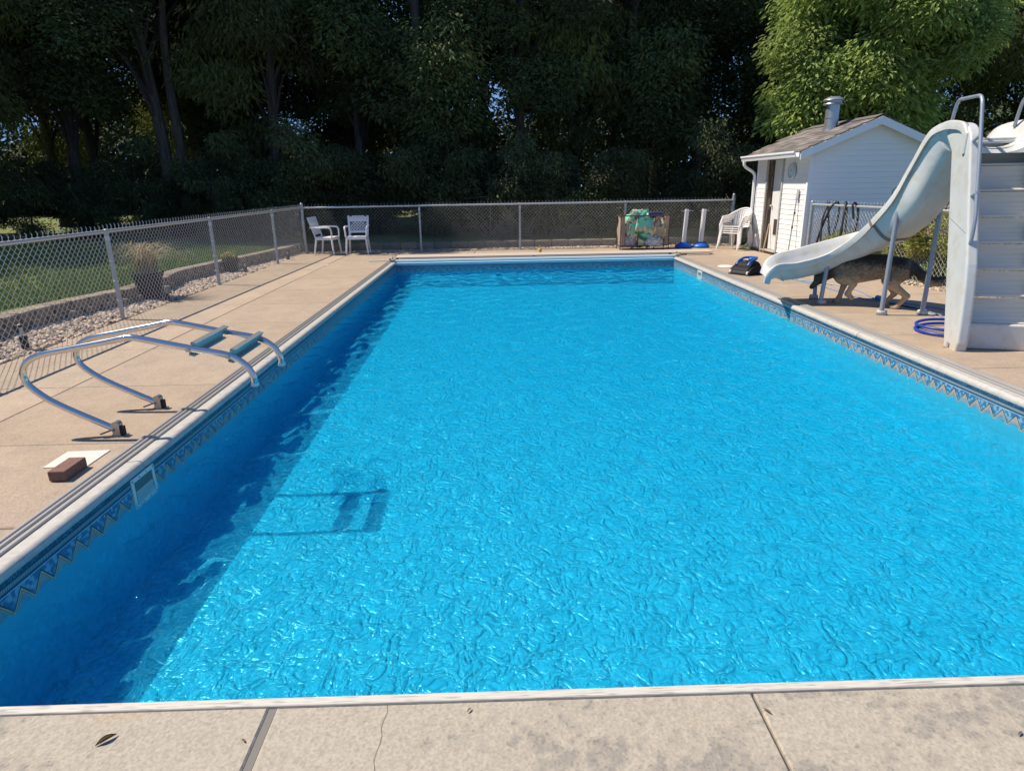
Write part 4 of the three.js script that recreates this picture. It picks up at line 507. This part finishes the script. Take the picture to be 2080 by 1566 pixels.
// ---------------------------------------------------------------- dog
{
  const H = V(7.47, 0, -6.36), F = V(6.93, 0, -6.72), body = []; // hip and shoulder over the ground
  const d = F.clone().sub(H), fx = d.clone().normalize(), sx = V(fx.z, 0, -fx.x), P = (u, y, s = 0) => H.clone().addScaledVector(d, u).addScaledVector(sx, s).setY(y); // u 0 hip .. 1 shoulder, s to the side (+ = towards the camera or away)
  const near = sx.z > 0 ? 1 : -1, bone = (a, b, ra, rb, k = 1) => body.push([a, b, ra, rb, k]);
  bone(P(-0.05, 0.52), P(0.35, 0.53), 0.10, 0.115); bone(P(0.35, 0.53), P(0.95, 0.52), 0.115, 0.125); bone(P(0.3, 0.46), P(0.95, 0.40), 0.09, 0.135); bone(P(0.98, 0.43), P(1.08, 0.46), 0.10, 0.09); bone(P(0.0, 0.555), P(0.9, 0.575), 0.055, 0.06);
  bone(P(1.05, 0.52), P(1.26, 0.42), 0.11, 0.088); bone(P(1.26, 0.42), P(1.40, 0.33), 0.08, 0.072); bone(P(1.40, 0.32), P(1.55, 0.20), 0.05, 0.028);
  for (const s of [-1, 1]) { bone(P(1.33, 0.41, s * 0.05), P(1.31, 0.50, s * 0.07), 0.028, 0.008); }
  // standing far fore leg, lifted near fore leg
  bone(P(1.0, 0.42, -near * 0.07), P(0.96, 0.26, -near * 0.075), 0.06, 0.038); bone(P(0.96, 0.26, -near * 0.075), P(1.02, 0.08, -near * 0.075), 0.036, 0.026); bone(P(1.02, 0.08, -near * 0.075), P(1.07, 0.024, -near * 0.075), 0.028, 0.027); bone(P(1.05, 0.022, -near * 0.075), P(1.12, 0.02, -near * 0.075), 0.026, 0.02);
  bone(P(0.9, 0.42, near * 0.07), P(0.78, 0.28, near * 0.075), 0.06, 0.038); bone(P(0.78, 0.28, near * 0.075), P(0.86, 0.15, near * 0.075), 0.035, 0.028); bone(P(0.86, 0.15, near * 0.075), P(0.78, 0.10, near * 0.075), 0.03, 0.028);
  // hind legs: thigh forward, hock back
  bone(P(-0.06, 0.48, near * 0.07), P(0.13, 0.31, near * 0.085), 0.098, 0.058); bone(P(0.13, 0.31, near * 0.085), P(-0.17, 0.17, near * 0.085), 0.054, 0.03); bone(P(-0.17, 0.17, near * 0.085), P(-0.02, 0.03, near * 0.085), 0.028, 0.025); bone(P(-0.02, 0.026, near * 0.085), P(0.06, 0.022, near * 0.085), 0.027, 0.021);
  bone(P(-0.04, 0.48, -near * 0.07), P(0.22, 0.33, -near * 0.08), 0.09, 0.055); bone(P(0.22, 0.33, -near * 0.08), P(0.05, 0.17, -near * 0.08), 0.05, 0.03); bone(P(0.05, 0.17, -near * 0.08), P(0.2, 0.035, -near * 0.08), 0.028, 0.025); bone(P(0.2, 0.026, -near * 0.08), P(0.27, 0.022, -near * 0.08), 0.026, 0.021);
  const tail = [P(-0.2, 0.52), P(-0.36, 0.42), P(-0.5, 0.35), P(-0.64, 0.36), P(-0.72, 0.42)]; for (let i = 0; i < 4; i++) bone(tail[i], tail[i + 1], [0.05, 0.05, 0.056, 0.048][i], [0.05, 0.056, 0.048, 0.015][i]);
  const c = P(0.5, 0.33), R = 0.70, n = 88, mc = new MarchingCubes(n, new THREE.MeshBasicMaterial(), false, false, 120000); mc.isolation = 0;
  for (const b_ of body) { b_[2] *= 1.12; b_[3] *= 1.12; }
  const sd = (x, y, z) => { let best = 1e3, acc = 0; const k = 0.022; let m = 1e3; for (const [a, b, ra, rb] of body) { const bx = b.x - a.x, by = b.y - a.y, bz = b.z - a.z, px = x - a.x, py = y - a.y, pz = z - a.z, t = clamp((px * bx + py * by + pz * bz) / (bx * bx + by * by + bz * bz)), q = Math.hypot(px - t * bx, py - t * by, pz - t * bz) - (ra + (rb - ra) * t), h = clamp(0.5 + 0.5 * (m - q) / k); m = m + (q - m) * h - k * h * (1 - h); } return m; };
  for (let k = 0; k < n; k++) for (let j = 0; j < n; j++) for (let i = 0; i < n; i++) { const f = (q) => (q - n / 2) / (n / 2) * R; mc.field[k * n * n + j * n + i] = -sd(c.x + f(i), c.y + f(j), c.z + f(k)); }
  mc.update(); const cnt = mc.count, pos = new Float32Array(cnt * 3), col = new Float32Array(cnt * 3), fur = tnoise(64, 77);
  for (let i = 0; i < cnt; i++) { const x = c.x + mc.positionArray[3 * i] * R, y = c.y + mc.positionArray[3 * i + 1] * R, z = c.z + mc.positionArray[3 * i + 2] * R; pos.set([x, y, z], 3 * i); }
  let g = new THREE.BufferGeometry(); g.setAttribute('position', new THREE.BufferAttribute(pos, 3)); g = mergeVertices(g, 1e-5); g.computeVertexNormals();
  const p = g.attributes.position, cc = new Float32Array(p.count * 3), mixc = (a, b, t) => a.map((q, i) => q + (b[i] - q) * clamp(t));
  for (let i = 0; i < p.count; i++) { const x = p.getX(i), y = p.getY(i), z = p.getZ(i), u = ((x - H.x) * fx.x + (z - H.z) * fx.z) / d.length(), f1 = fur(x * 1.2 + z * 0.4, y * 2.2), f2 = fur(x * 2.6 - z, y * 3 + 0.3), n2 = f1 - 0.5;
    const tan = mixc([0.40, 0.27, 0.15], [0.52, 0.40, 0.26], f2), black = mixc([0.012, 0.010, 0.009], [0.04, 0.032, 0.025], f2), sable = mixc([0.27, 0.20, 0.13], [0.15, 0.11, 0.07], f1 * 1.4 - 0.2); let s = step(0.46, 0.58, y + 0.10 * n2), col_ = mixc(tan, sable, step(0.28, 0.40, y + 0.08 * n2)); col_ = mixc(col_, black, s * step(-0.25, 0.0, u)); if (u > 1.06) col_ = mixc(col_, black, step(1.06, 1.2, u) * 0.85); if (u < -0.15) col_ = mixc(col_, black, step(0.33, 0.40, y + 0.03 * n2) * 0.9); cc.set(col_, 3 * i); }
  g.setAttribute('color', new THREE.BufferAttribute(cc, 3)); g.computeVertexNormals();
  solo('dog', g, new THREE.MeshStandardMaterial({ vertexColors: true, roughness: 0.92 }), 'black and tan shepherd dog walking under the slide with lowered head', 'dog');
}
// ---------------------------------------------------------------- lights, pots, small things by the gravel bed
{
  const mk = (x, z, h, label) => { const l = thing('path_light', label, 'path light', [x, 0, z], 0, 'black path lights in the gravel'), bk = M(0.02, 0.02, 0.022, 0.5); part(l, 'stake', cyl(0.035, 0.038, h * 0.62, 0, -0.02, 0, 14), bk); for (let k = 0; k < 4; k++) { const a = k * 1.57 + 0.4; part(l, 'cage_bar', rod([0.036 * Math.cos(a), h * 0.6, 0.036 * Math.sin(a)], [0.036 * Math.cos(a), h * 0.93, 0.036 * Math.sin(a)], 0.003, 5), bk); } part(l, 'lens', cyl(0.022, 0.022, h * 0.34, 0, h * 0.6, 0, 12), M(0.45, 0.46, 0.44, 0.3)); part(l, 'cap', merge([cyl(0.05, 0.046, 0.022, 0, h * 0.92, 0, 16), cyl(0.034, 0.01, 0.014, 0, h * 0.92 + 0.022, 0, 16)]), bk); return l; };
  mk(-2.62, -5.08, 0.27, 'black path light in the gravel near the stretch of fence by the ladder'); mk(-2.60, -11.33, 0.20, 'black path light in the gravel by the small flower pot'); mk(-2.46, -13.6, 0.20, 'black path light in the gravel by the fence corner'); mk(-2.58, -8.10, 0.22, 'black path light in the gravel at the foot of the tall pot');
  const f = thing('spot_light', 'small grey spotlight on a black stake beside the tall pot', 'spotlight', [-2.50, 0, -7.98], 0.5); part(f, 'stake', rod([0, -0.02, 0], [0, 0.13, 0], 0.012, 8), M(0.02, 0.02, 0.02, 0.5)); part(f, 'housing', rbox(0.085, 0.11, 0.05, 0.012, 0, 0.185, 0, 0.25), M(0.22, 0.22, 0.21, 0.45)); part(f, 'bracket', box(0.1, 0.02, 0.02, 0, 0.135, 0), M(0.03, 0.03, 0.03, 0.5));
  const pot = thing('planter_pot', 'tall black planter pot in the gravel holding dry ornamental grass', 'plant pot', [-2.93, -0.02, -8.32]), pm = M(0.022, 0.02, 0.02, 0.55);
  part(pot, 'pot', new THREE.LatheGeometry([[0.0, 0], [0.15, 0], [0.17, 0.02], [0.205, 0.36], [0.225, 0.38], [0.225, 0.42], [0.205, 0.42], [0.195, 0.38], [0, 0.38]].map(([x, y]) => new THREE.Vector2(x, y)), 28), pm); part(pot, 'soil', cyl(0.19, 0.19, 0.02, 0, 0.36, 0, 20), M(0.05, 0.035, 0.025, 1));
  const blade = (x, z, a, h, out, drop, w) => { const rows = [], c = Math.cos(a), s = Math.sin(a); for (let i = 0; i <= 7; i++) { const t = i / 7, r = out * t * t + 0.02 * t, y = h * Math.sin(t * (1.57 + drop)), ww = w * (1 - 0.8 * t); rows.push([[x + r * c - ww * s, y, z + r * s + ww * c], [x + r * c + ww * s, y, z + r * s - ww * c]]); } return sheet(rows); };
  const gs = thing('ornamental_grass', 'dry straw-coloured ornamental grass drooping from the tall pot', 'grass plant', [-2.93, 0.38, -8.32]), gold = [MP(0.42, 0.33, 0.15, 0.8, { transmission: 0.3, thickness: 0 }), MP(0.50, 0.40, 0.22, 0.8, { transmission: 0.3, thickness: 0 }), MP(0.28, 0.24, 0.08, 0.8, { transmission: 0.3, thickness: 0 })];
  for (let k = 0; k < 3; k++) { const bl = []; for (let i = 0; i < 80; i++) { const a = rr(0, 6.28), bias = 0.5 + 0.5 * Math.cos(a - 5.2); bl.push(blade(rr(-0.13, 0.13), rr(-0.13, 0.13), a, rr(0.24, 0.48), rr(0.12, 0.48) + 0.45 * bias * rnd(), rr(0.2, 1.2), rr(0.005, 0.008))); } part(gs, 'blades', bl, gold[k], 'stuff'); }
  const seed_ = part(gs, 'seed_head', merge([tube([[-0.05, 0.38, 0.14], [-0.08, 0.44, 0.15], [-0.07, 0.50, 0.15]], 0.014, 10, 6)]), M(0.55, 0.38, 0.06, 0.8));
  const p2 = thing('planter_pot', 'small dark flower pot in the gravel with fading yellow flowers', 'plant pot', [-2.95, -0.02, -11.5]); part(p2, 'pot', new THREE.LatheGeometry([[0, 0], [0.13, 0], [0.155, 0.2], [0.17, 0.21], [0.17, 0.24], [0.15, 0.24], [0.145, 0.2], [0, 0.2]].map(([x, y]) => new THREE.Vector2(x, y)), 24), pm);
  const fl = thing('potted_flowers', 'low mound of fading yellow flowers in the small pot', 'flowers', [-2.95, 0.2, -11.5]); const lf = []; for (let i = 0; i < 160; i++) lf.push(blade(rr(-0.12, 0.12), rr(-0.12, 0.12), rr(0, 6.28), rr(0.06, 0.16), rr(0.02, 0.1), rr(0, 0.8), 0.006)); part(fl, 'leaves', lf, M(0.09, 0.12, 0.03, 0.9), 'stuff'); const flG = new THREE.SphereGeometry(0.014, 6, 4).scale(1, 0.6, 1), flM = [M(0.5, 0.36, 0.06, 0.8), M(0.36, 0.24, 0.06, 0.8)]; for (let i = 0; i < 60; i++) { const a = rr(0, 6.28), r = 0.17 * Math.sqrt(rnd()), o = part(fl, 'flower', flG, flM[i % 2]); o.position.set(r * Math.cos(a), 0.1 + 0.08 * (1 - r / 0.17) + rr(-0.01, 0.03), r * Math.sin(a)); }
}
// leaf litter and a curled twig on the weathered slabs
solo('dead_leaf', (() => { const r = []; for (let i = 0; i <= 8; i++) { const t = i / 8, w = 0.0065 * Math.sin(Math.PI * Math.min(1, t * 1.05 + 0.02)) + 0.001; r.push([[t * 0.06, 0.004 + 0.012 * Math.sin(t * 3), -w], [t * 0.06, 0.002 + 0.003 * t, 0], [t * 0.06, 0.004 + 0.014 * Math.sin(t * 3), w]]); } return sheet(r); })(), M(0.085, 0.05, 0.02, 0.8), 'curled brown dead leaf on the weathered paving in front of the pool', 'leaf', null, [1.165, 0.002, 0.14], 0.75);
{ const g = (k) => { const r = []; for (let i = 0; i <= 4; i++) { const t = i / 4, w = 0.003 * Math.sin(Math.PI * t) + 0.0005; r.push([[t * 0.022 * k, 0.003 + 0.003 * Math.sin(t * 3), -w], [t * 0.022 * k, 0.003 + 0.004 * Math.sin(t * 3), w]]); } return sheet(r); }, lm = M(0.12, 0.08, 0.04, 0.9);
  for (const [x, z, s, where] of [[2.28, 0.055, 1, 'beside the hairline crack'], [3.93, 0.21, 1.2, 'right of the open joint'], [3.235, 0.10, 1.4, 'lodged in the open slab joint'], [1.60, 0.13, 1, 'beside the wide slab joint']]) solo('leaf_scrap', g(s), lm, 'tiny brown leaf scrap on the paving, ' + where, 'leaf', null, [x, 0.002, z], rr(0, 6)); }
solo('white_petal', new THREE.SphereGeometry(0.03, 10, 6).scale(1.4, 0.2, 0.8), M(0.7, 0.66, 0.58, 0.8), 'small white scrap on the paving along the left fence', 'scrap', null, [-1.22, 0.004, -12.25]);
// ---------------------------------------------------------------- trees and shrubs
const barkTex = texture(128, 256, (u, v) => { const f = nC(u * 0.6, v * 0.14), g = nB(u, v * 0.5), t = 0.55 + 0.9 * f * g + 0.25 * (nD(u, v) - 0.5); return [0.115 * t, 0.095 * t, 0.078 * t]; });
const barkBump = texture(128, 256, (u, v) => nC(u * 0.6, v * 0.14), false);
const bark = new THREE.MeshStandardMaterial({ map: barkTex, bumpMap: barkBump, bumpScale: 0.03, roughness: 1 });
function limb(pts, r0, r1, n = 7, rings = 12, rough = 0.08) {
  const c = new THREE.CatmullRomCurve3(vec(pts)), fr = c.computeFrenetFrames(rings, false), rows = [];
  for (let i = 0; i <= rings; i++) { const t = i / rings, p = c.getPointAt(t), r = r0 + (r1 - r0) * Math.pow(t, 0.8), row = []; for (let k = 0; k <= n; k++) { const a = k / n * 6.2832, q = r * (1 + rough * Math.sin(a * 3 + i) * (k < n ? 1 : 1)); row.push(p.clone().addScaledVector(fr.normals[i], Math.cos(a) * q).addScaledVector(fr.binormals[i], Math.sin(a) * q)); } rows.push(row); }
  const g = sheet(rows), uv = g.attributes.uv; for (let i = 0; i < uv.count; i++) uv.setXY(i, uv.getX(i) / n * 2, uv.getY(i) * 0.25); return g;
}
function leafClump(n, R, len, wid, droop) {
  const pos = [], nor = [], q = new THREE.Quaternion();
  for (let i = 0; i < n; i++) {
    const dir = V(rr(-1, 1), rr(-1, 1), rr(-1, 1)).normalize(), c = dir.clone().multiplyScalar(R * Math.cbrt(rnd())); c.y *= 0.75;
    const ax = V(dir.x + rr(-0.6, 0.6), rr(-0.5, 0.3) - droop, dir.z + rr(-0.6, 0.6)).normalize(), up = V(rr(-0.7, 0.7), 1, rr(-0.7, 0.7)).normalize(), sd = ax.clone().cross(up).normalize(), nn = sd.clone().cross(ax).normalize(), L = len * rr(0.7, 1.2), w = wid * rr(0.7, 1.2);
    const A = c, B = c.clone().addScaledVector(ax, L * 0.45).addScaledVector(sd, w).addScaledVector(nn, w * 0.35), C = c.clone().addScaledVector(ax, L).addScaledVector(nn, -L * 0.12), D = c.clone().addScaledVector(ax, L * 0.45).addScaledVector(sd, -w).addScaledVector(nn, w * 0.35);
    for (const [x, y, z] of [[A, B, C], [A, C, D]]) { const m = y.clone().sub(x).cross(z.clone().sub(x)).normalize(); for (const p of [x, y, z]) { pos.push(p.x, p.y, p.z); nor.push(m.x, m.y, m.z); } }
  }
  const g = new THREE.BufferGeometry(); g.setAttribute('position', new THREE.Float32BufferAttribute(pos, 3)); g.setAttribute('normal', new THREE.Float32BufferAttribute(nor, 3)); return g;
}
const leafS = (r, g, b) => M(r, g, b, 0.9);
const leafM = (r, g, b, t = 0.35) => MP(r, g, b, 1, { transmission: t, thickness: 0, specularIntensity: 0.5 });
function makeTree({ name, label, category = 'tree', group, h, R, low, trunkR, lobes, per, clump, leaf, lean = [0, 0], fork = false, lobeR = [0.26, 0.42], tint = 0.25, flat = 1 }) {
  const t = thing(name, label, category, [0, 0, 0], 0, group), tr = [], lb = [], cy = (h + low) / 2, ry = (h - low) / 2, list = [];
  const top = [lean[0] * h, h * 0.82, lean[1] * h], mid = [lean[0] * h * 0.4 + rr(-0.15, 0.15), h * 0.42, lean[1] * h * 0.4 + rr(-0.15, 0.15)];
  tr.push(limb([[0, -0.25, 0], [lean[0] * h * 0.1, h * 0.15, lean[1] * h * 0.1], mid, top], trunkR, trunkR * 0.22, 9, 18));
  if (fork) tr.push(limb([[0.1, -0.25, 0.05], [trunkR * 1.6, h * 0.14, 0.1], [0.55 + lean[0], h * 0.42, 0.2], [1.3, h * 0.8, 0.4]], trunkR * 0.8, trunkR * 0.2, 9, 18));
  for (let i = 0; i < lobes; i++) {
    const a = i * 2.399 + rr(-0.4, 0.4), v = rr(-1, 1), rad = Math.sqrt(Math.max(0.05, 1 - v * v)) * R * rr(0.35, 0.85), c = V(Math.cos(a) * rad + lean[0] * h * 0.5, cy + v * ry * 0.82, Math.sin(a) * rad + lean[1] * h * 0.5), lr = R * rr(...lobeR), s0 = clamp((c.y - lr) / (h * 0.82) - 0.12);
    lb.push(limb([[mid[0] * s0 * 2 * 0.9, Math.max(low * 0.5, h * 0.82 * s0), mid[2] * s0 * 2 * 0.9], [c.x * 0.5, c.y - lr * 0.5 - 0.1, c.z * 0.5], [c.x, c.y, c.z]], trunkR * 0.32, trunkR * 0.06, 5, 7));
    const n = Math.round(per * (lr / (R * 0.34)) ** 2), br = 0.75 + tint * (rnd() - 0.3) * 2;
    for (let k = 0; k < n; k++) { const d = V(rr(-1, 1), rr(-1, 1), rr(-1, 1)).normalize().multiplyScalar(lr * Math.pow(rr(0.15, 1), 0.45)); const kk = br * rr(0.8, 1.2), yel = rnd() < 0.03 ? 1.6 : 1; list.push([c.x + d.x, c.y + d.y * 0.8 * flat, c.z + d.z, rr(-0.3, 0.3), rr(0, 6.3), rr(-0.3, 0.3), rr(0.75, 1.25), undefined, undefined, rgb(kk * yel, kk * (yel > 1 ? 1.3 : 1), kk * 0.9)]); }
  }
  part(t, 'trunk', tr, bark); part(t, 'limbs', lb, bark, 'stuff'); instances('crown', clump, leaf, list, t);
  return t;
}
function plant(t, x, z, turn, s, label, y = 0.15) { const o = t.userData.used ? copyOf(t, [x, y, z], turn, label) : t; if (o === t) { t.position.set(x, y, z); t.rotation.y = turn; if (label) t.userData.label = label; t.userData.used = 1; } delete o.userData.used; if (o === t) Object.defineProperty(t.userData, 'used', { value: 1, enumerable: false }); o.scale.setScalar(s); return o; }
const gWood = 'tall dark trees of the wood behind the back fence';
const clumpA = leafClump(24, 0.42, 0.17, 0.034, 0.35), clumpB = leafClump(24, 0.40, 0.13, 0.04, 0.15), clumpC = leafClump(26, 0.42, 0.2, 0.028, 0.7);
const wood = [
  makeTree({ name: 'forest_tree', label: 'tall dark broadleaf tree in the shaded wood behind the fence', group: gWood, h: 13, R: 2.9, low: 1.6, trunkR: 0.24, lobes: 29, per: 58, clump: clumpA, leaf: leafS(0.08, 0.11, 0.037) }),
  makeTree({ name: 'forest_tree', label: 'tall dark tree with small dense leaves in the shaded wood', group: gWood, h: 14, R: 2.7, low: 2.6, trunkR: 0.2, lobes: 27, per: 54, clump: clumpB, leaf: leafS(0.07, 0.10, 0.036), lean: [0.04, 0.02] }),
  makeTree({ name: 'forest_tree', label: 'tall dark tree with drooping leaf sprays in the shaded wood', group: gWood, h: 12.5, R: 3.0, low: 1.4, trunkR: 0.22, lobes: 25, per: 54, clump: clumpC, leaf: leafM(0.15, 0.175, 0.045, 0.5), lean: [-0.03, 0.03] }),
];
const twin = makeTree({ name: 'forked_tree', label: 'dark tree with a forked pale-barked trunk showing above the left fence', h: 13, R: 3.3, low: 4.0, trunkR: 0.24, lobes: 34, per: 58, clump: clumpB, leaf: leafS(0.072, 0.10, 0.036), lean: [-0.06, 0.01], fork: true });
plant(twin, -7.35, -19.0, 0, 1);
const spots = [
  [-13.6, -18.6, 0, 1], [-10.6, -19.6, 1, 1.02], [-4.4, -19.4, 2, 1], [-1.9, -20.4, 1, 0.95], [0.35, -19.0, 0, 1], [3.1, -18.6, 1, 0.92], [5.0, -20.6, 2, 1], [6.9, -20.6, 0, 1.0], [9.6, -22.4, 1, 1.0],
  [-20, -18.0, 2, 1.0], [-24, -19, 0, 1], [-17, -20.5, 1, 1.1],
  [-11.6, -22.6, 1, 1.0], [-6.0, -22.6, 0, 1.0], [4.4, -23.4, 1, 1.0], [14.8, -22.4, 1, 1.0],
  [-14, -24, 2, 1.1], [-8.6, -24.5, 1, 1.15], [-3.2, -25, 0, 1.1], [1.8, -24.6, 2, 1.1], [7.0, -25.4, 1, 1.15], [12.2, -23.5, 0, 1.1], [17.2, -21.6, 2, 1.05], [20.5, -19.5, 1, 1.0], [15.2, -27, 2, 1.2], [23.5, -25, 0, 1.2],
  [-11.5, -30, 2, 1.1], [-1.5, -32, 1, 1.1], [10, -31, 2, 1.1], [20, -31, 1, 1.2],
];
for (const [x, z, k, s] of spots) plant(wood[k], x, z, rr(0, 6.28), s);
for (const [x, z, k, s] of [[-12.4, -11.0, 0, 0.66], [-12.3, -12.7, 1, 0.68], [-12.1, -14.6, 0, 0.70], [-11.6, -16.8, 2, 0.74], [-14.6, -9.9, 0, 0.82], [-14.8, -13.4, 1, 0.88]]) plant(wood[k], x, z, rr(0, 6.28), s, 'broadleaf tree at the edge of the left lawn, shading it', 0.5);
// the tree in full sun behind the shed: long drooping compound leaves
const clumpS = leafClump(46, 0.42, 0.17, 0.031, 0.4);
const bright = makeTree({ name: 'sunlit_tree', label: 'broad sunlit green tree with long drooping leaves behind the shed', h: 7.6, R: 2.75, low: 1.9, trunkR: 0.2, lobes: 46, per: 70, clump: clumpS, leaf: leafM(0.37, 0.49, 0.14, 0.45), lobeR: [0.2, 0.34], tint: 0.16 });
plant(bright, 12.2, -16.4, 0.6, 1);
// undergrowth at the edge of the wood
const bushes = [
  makeTree({ name: 'understory_shrub', label: 'dark leafy shrub at the edge of the wood behind the back wall', category: 'shrub', group: 'shrubs along the edge of the wood', h: 2.6, R: 1.25, low: 0.1, trunkR: 0.05, lobes: 14, per: 22, clump: leafClump(22, 0.3, 0.11, 0.026, 0.3), leaf: leafS(0.05, 0.07, 0.024) }),
  makeTree({ name: 'understory_shrub', label: 'tall loose shrub with pale leaf tips at the edge of the wood', category: 'shrub', group: 'shrubs along the edge of the wood', h: 3.6, R: 1.1, low: 0.2, trunkR: 0.05, lobes: 16, per: 18, clump: leafClump(20, 0.32, 0.14, 0.022, 0.5), leaf: leafS(0.08, 0.10, 0.04) }),
];
for (let i = 0; i < 30; i++) { const x = -15.5 + i * 0.98 + rr(-0.35, 0.35); plant(bushes[i % 3 === 1 ? 1 : 0], x, -17.5 + rr(-0.9, 0.5) + (x < -6 ? -0.8 : 0), rr(0, 6.28), rr(0.6, 1.05)); }
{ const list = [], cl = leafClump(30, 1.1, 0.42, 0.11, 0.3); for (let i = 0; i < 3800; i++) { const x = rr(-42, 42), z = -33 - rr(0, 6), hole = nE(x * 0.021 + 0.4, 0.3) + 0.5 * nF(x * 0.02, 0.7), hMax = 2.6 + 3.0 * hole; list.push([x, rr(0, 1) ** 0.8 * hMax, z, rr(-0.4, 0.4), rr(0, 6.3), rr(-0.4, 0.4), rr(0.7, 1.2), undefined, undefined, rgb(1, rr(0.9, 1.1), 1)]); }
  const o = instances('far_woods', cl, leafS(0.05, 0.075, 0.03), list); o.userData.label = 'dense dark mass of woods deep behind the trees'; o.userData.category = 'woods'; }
// fallen dead branches in front of the wood
{ const b = []; for (let i = 0; i < 70; i++) { const x = rr(-1.1, 1.1), z = rr(-0.5, 0.5), a = rr(-0.9, 0.9), l = rr(0.8, 2.4), up = rr(0.3, 1.0); b.push(limb([[x, 0, z], [x + Math.sin(a) * l * 0.5, up * l * 0.55, z + rr(-0.2, 0.2)], [x + Math.sin(a) * l + rr(-0.3, 0.3), up * l * rr(0.5, 0.9), z + rr(-0.4, 0.4)]], rr(0.008, 0.022), 0.003, 4, 6)); }
  const o = thing('dead_branches', 'tangle of bare grey dead branches before the wood', 'branches', [3.1, 0.12, -16.7]); part(o, 'branch_tangle', b, M(0.16, 0.14, 0.125, 1), 'stuff'); }
// purple asters behind the fence by the shed
{
  const petal = (() => { const g = []; for (let k = 0; k < 9; k++) { const a = k * 0.698; g.push(sheet([[[0.004 * Math.cos(a), 0, 0.004 * Math.sin(a)], [0.004 * Math.cos(a + 0.3), 0, 0.004 * Math.sin(a + 0.3)]], [[0.024 * Math.cos(a - 0.14), 0.005, 0.024 * Math.sin(a - 0.14)], [0.024 * Math.cos(a + 0.44), 0.005, 0.024 * Math.sin(a + 0.44)]]])); } return merge(g); })(), purples = [M(0.50, 0.22, 0.56, 0.8), M(0.60, 0.32, 0.62, 0.8), M(0.42, 0.17, 0.50, 0.8)], yel = M(0.6, 0.42, 0.06, 0.8);
  const leafy = leafClump(18, 0.10, 0.075, 0.011, -0.3), stemM = M(0.14, 0.16, 0.06, 0.9), spotsA = [[8.98, -10.2, 0.62, 'low, close to the shed corner', 6], [9.08, -9.3, 0.82, 'behind the middle fence post', 16], [9.2, -8.45, 1.0, 'thick with flowers before the slide legs', 44], [9.35, -7.7, 1.12, 'tallest, beside the slide steps', 44], [9.55, -8.9, 1.15, 'set back in the bed', 26], [9.75, -7.3, 1.1, 'at the far side of the bed', 20]];
  for (const [x, z, h, w, nf] of spotsA) {
    const t = thing('aster_bush', 'leafy aster bush with purple flowers behind the fence, ' + w, 'flowers', [x, -0.03, z], 0, 'purple asters behind the fence'), st = [], list = [];
    for (let i = 0; i < 46; i++) { const a = rr(0, 6.28), r = 0.2 * Math.sqrt(rnd()), sp = rr(0.05, 0.38), hh = h * rr(0.7, 1.08), b = V(r * Math.cos(a), 0, r * Math.sin(a)), e = V((r + sp) * Math.cos(a), hh, (r + sp) * Math.sin(a)); st.push(rod(b, e, 0.005, 4, 0.003)); for (let k = 0; k < 10; k++) { const q = b.clone().lerp(e, rr(0.1, 1)), br = rr(0.7, 1.35), dry = rnd() < 0.2 ? 1.5 : 1; list.push([q.x, q.y, q.z, rr(-0.4, 0.4), rr(0, 6.3), rr(-0.4, 0.4), rr(0.7, 1.3), undefined, undefined, rgb(br * dry, br, br * 0.9)]); } if (i < nf) { const f = part(t, 'flower', petal, i % 15 === 7 ? yel : purples[i % 3]); f.position.set(e.x, e.y + 0.01, e.z); f.rotation.set(rr(-0.2, 0.9), rr(0, 6), rr(-0.4, 0.4)); f.scale.setScalar(rr(1.0, 1.6)); const f2 = part(t, 'flower', petal, purples[(i + 1) % 3]); f2.position.set(e.x + rr(-0.05, 0.05), e.y - rr(0.01, 0.08), e.z + rr(-0.05, 0.05)); f2.rotation.set(rr(0, 1.1), rr(0, 6), rr(-0.5, 0.5)); f2.scale.setScalar(rr(0.9, 1.5)); } }
    part(t, 'stems', st, stemM, 'stuff'); instances('foliage', leafy, leafM(0.30, 0.35, 0.11, 0.4), list, t);
  }
}
renderer.render(scene, camera);
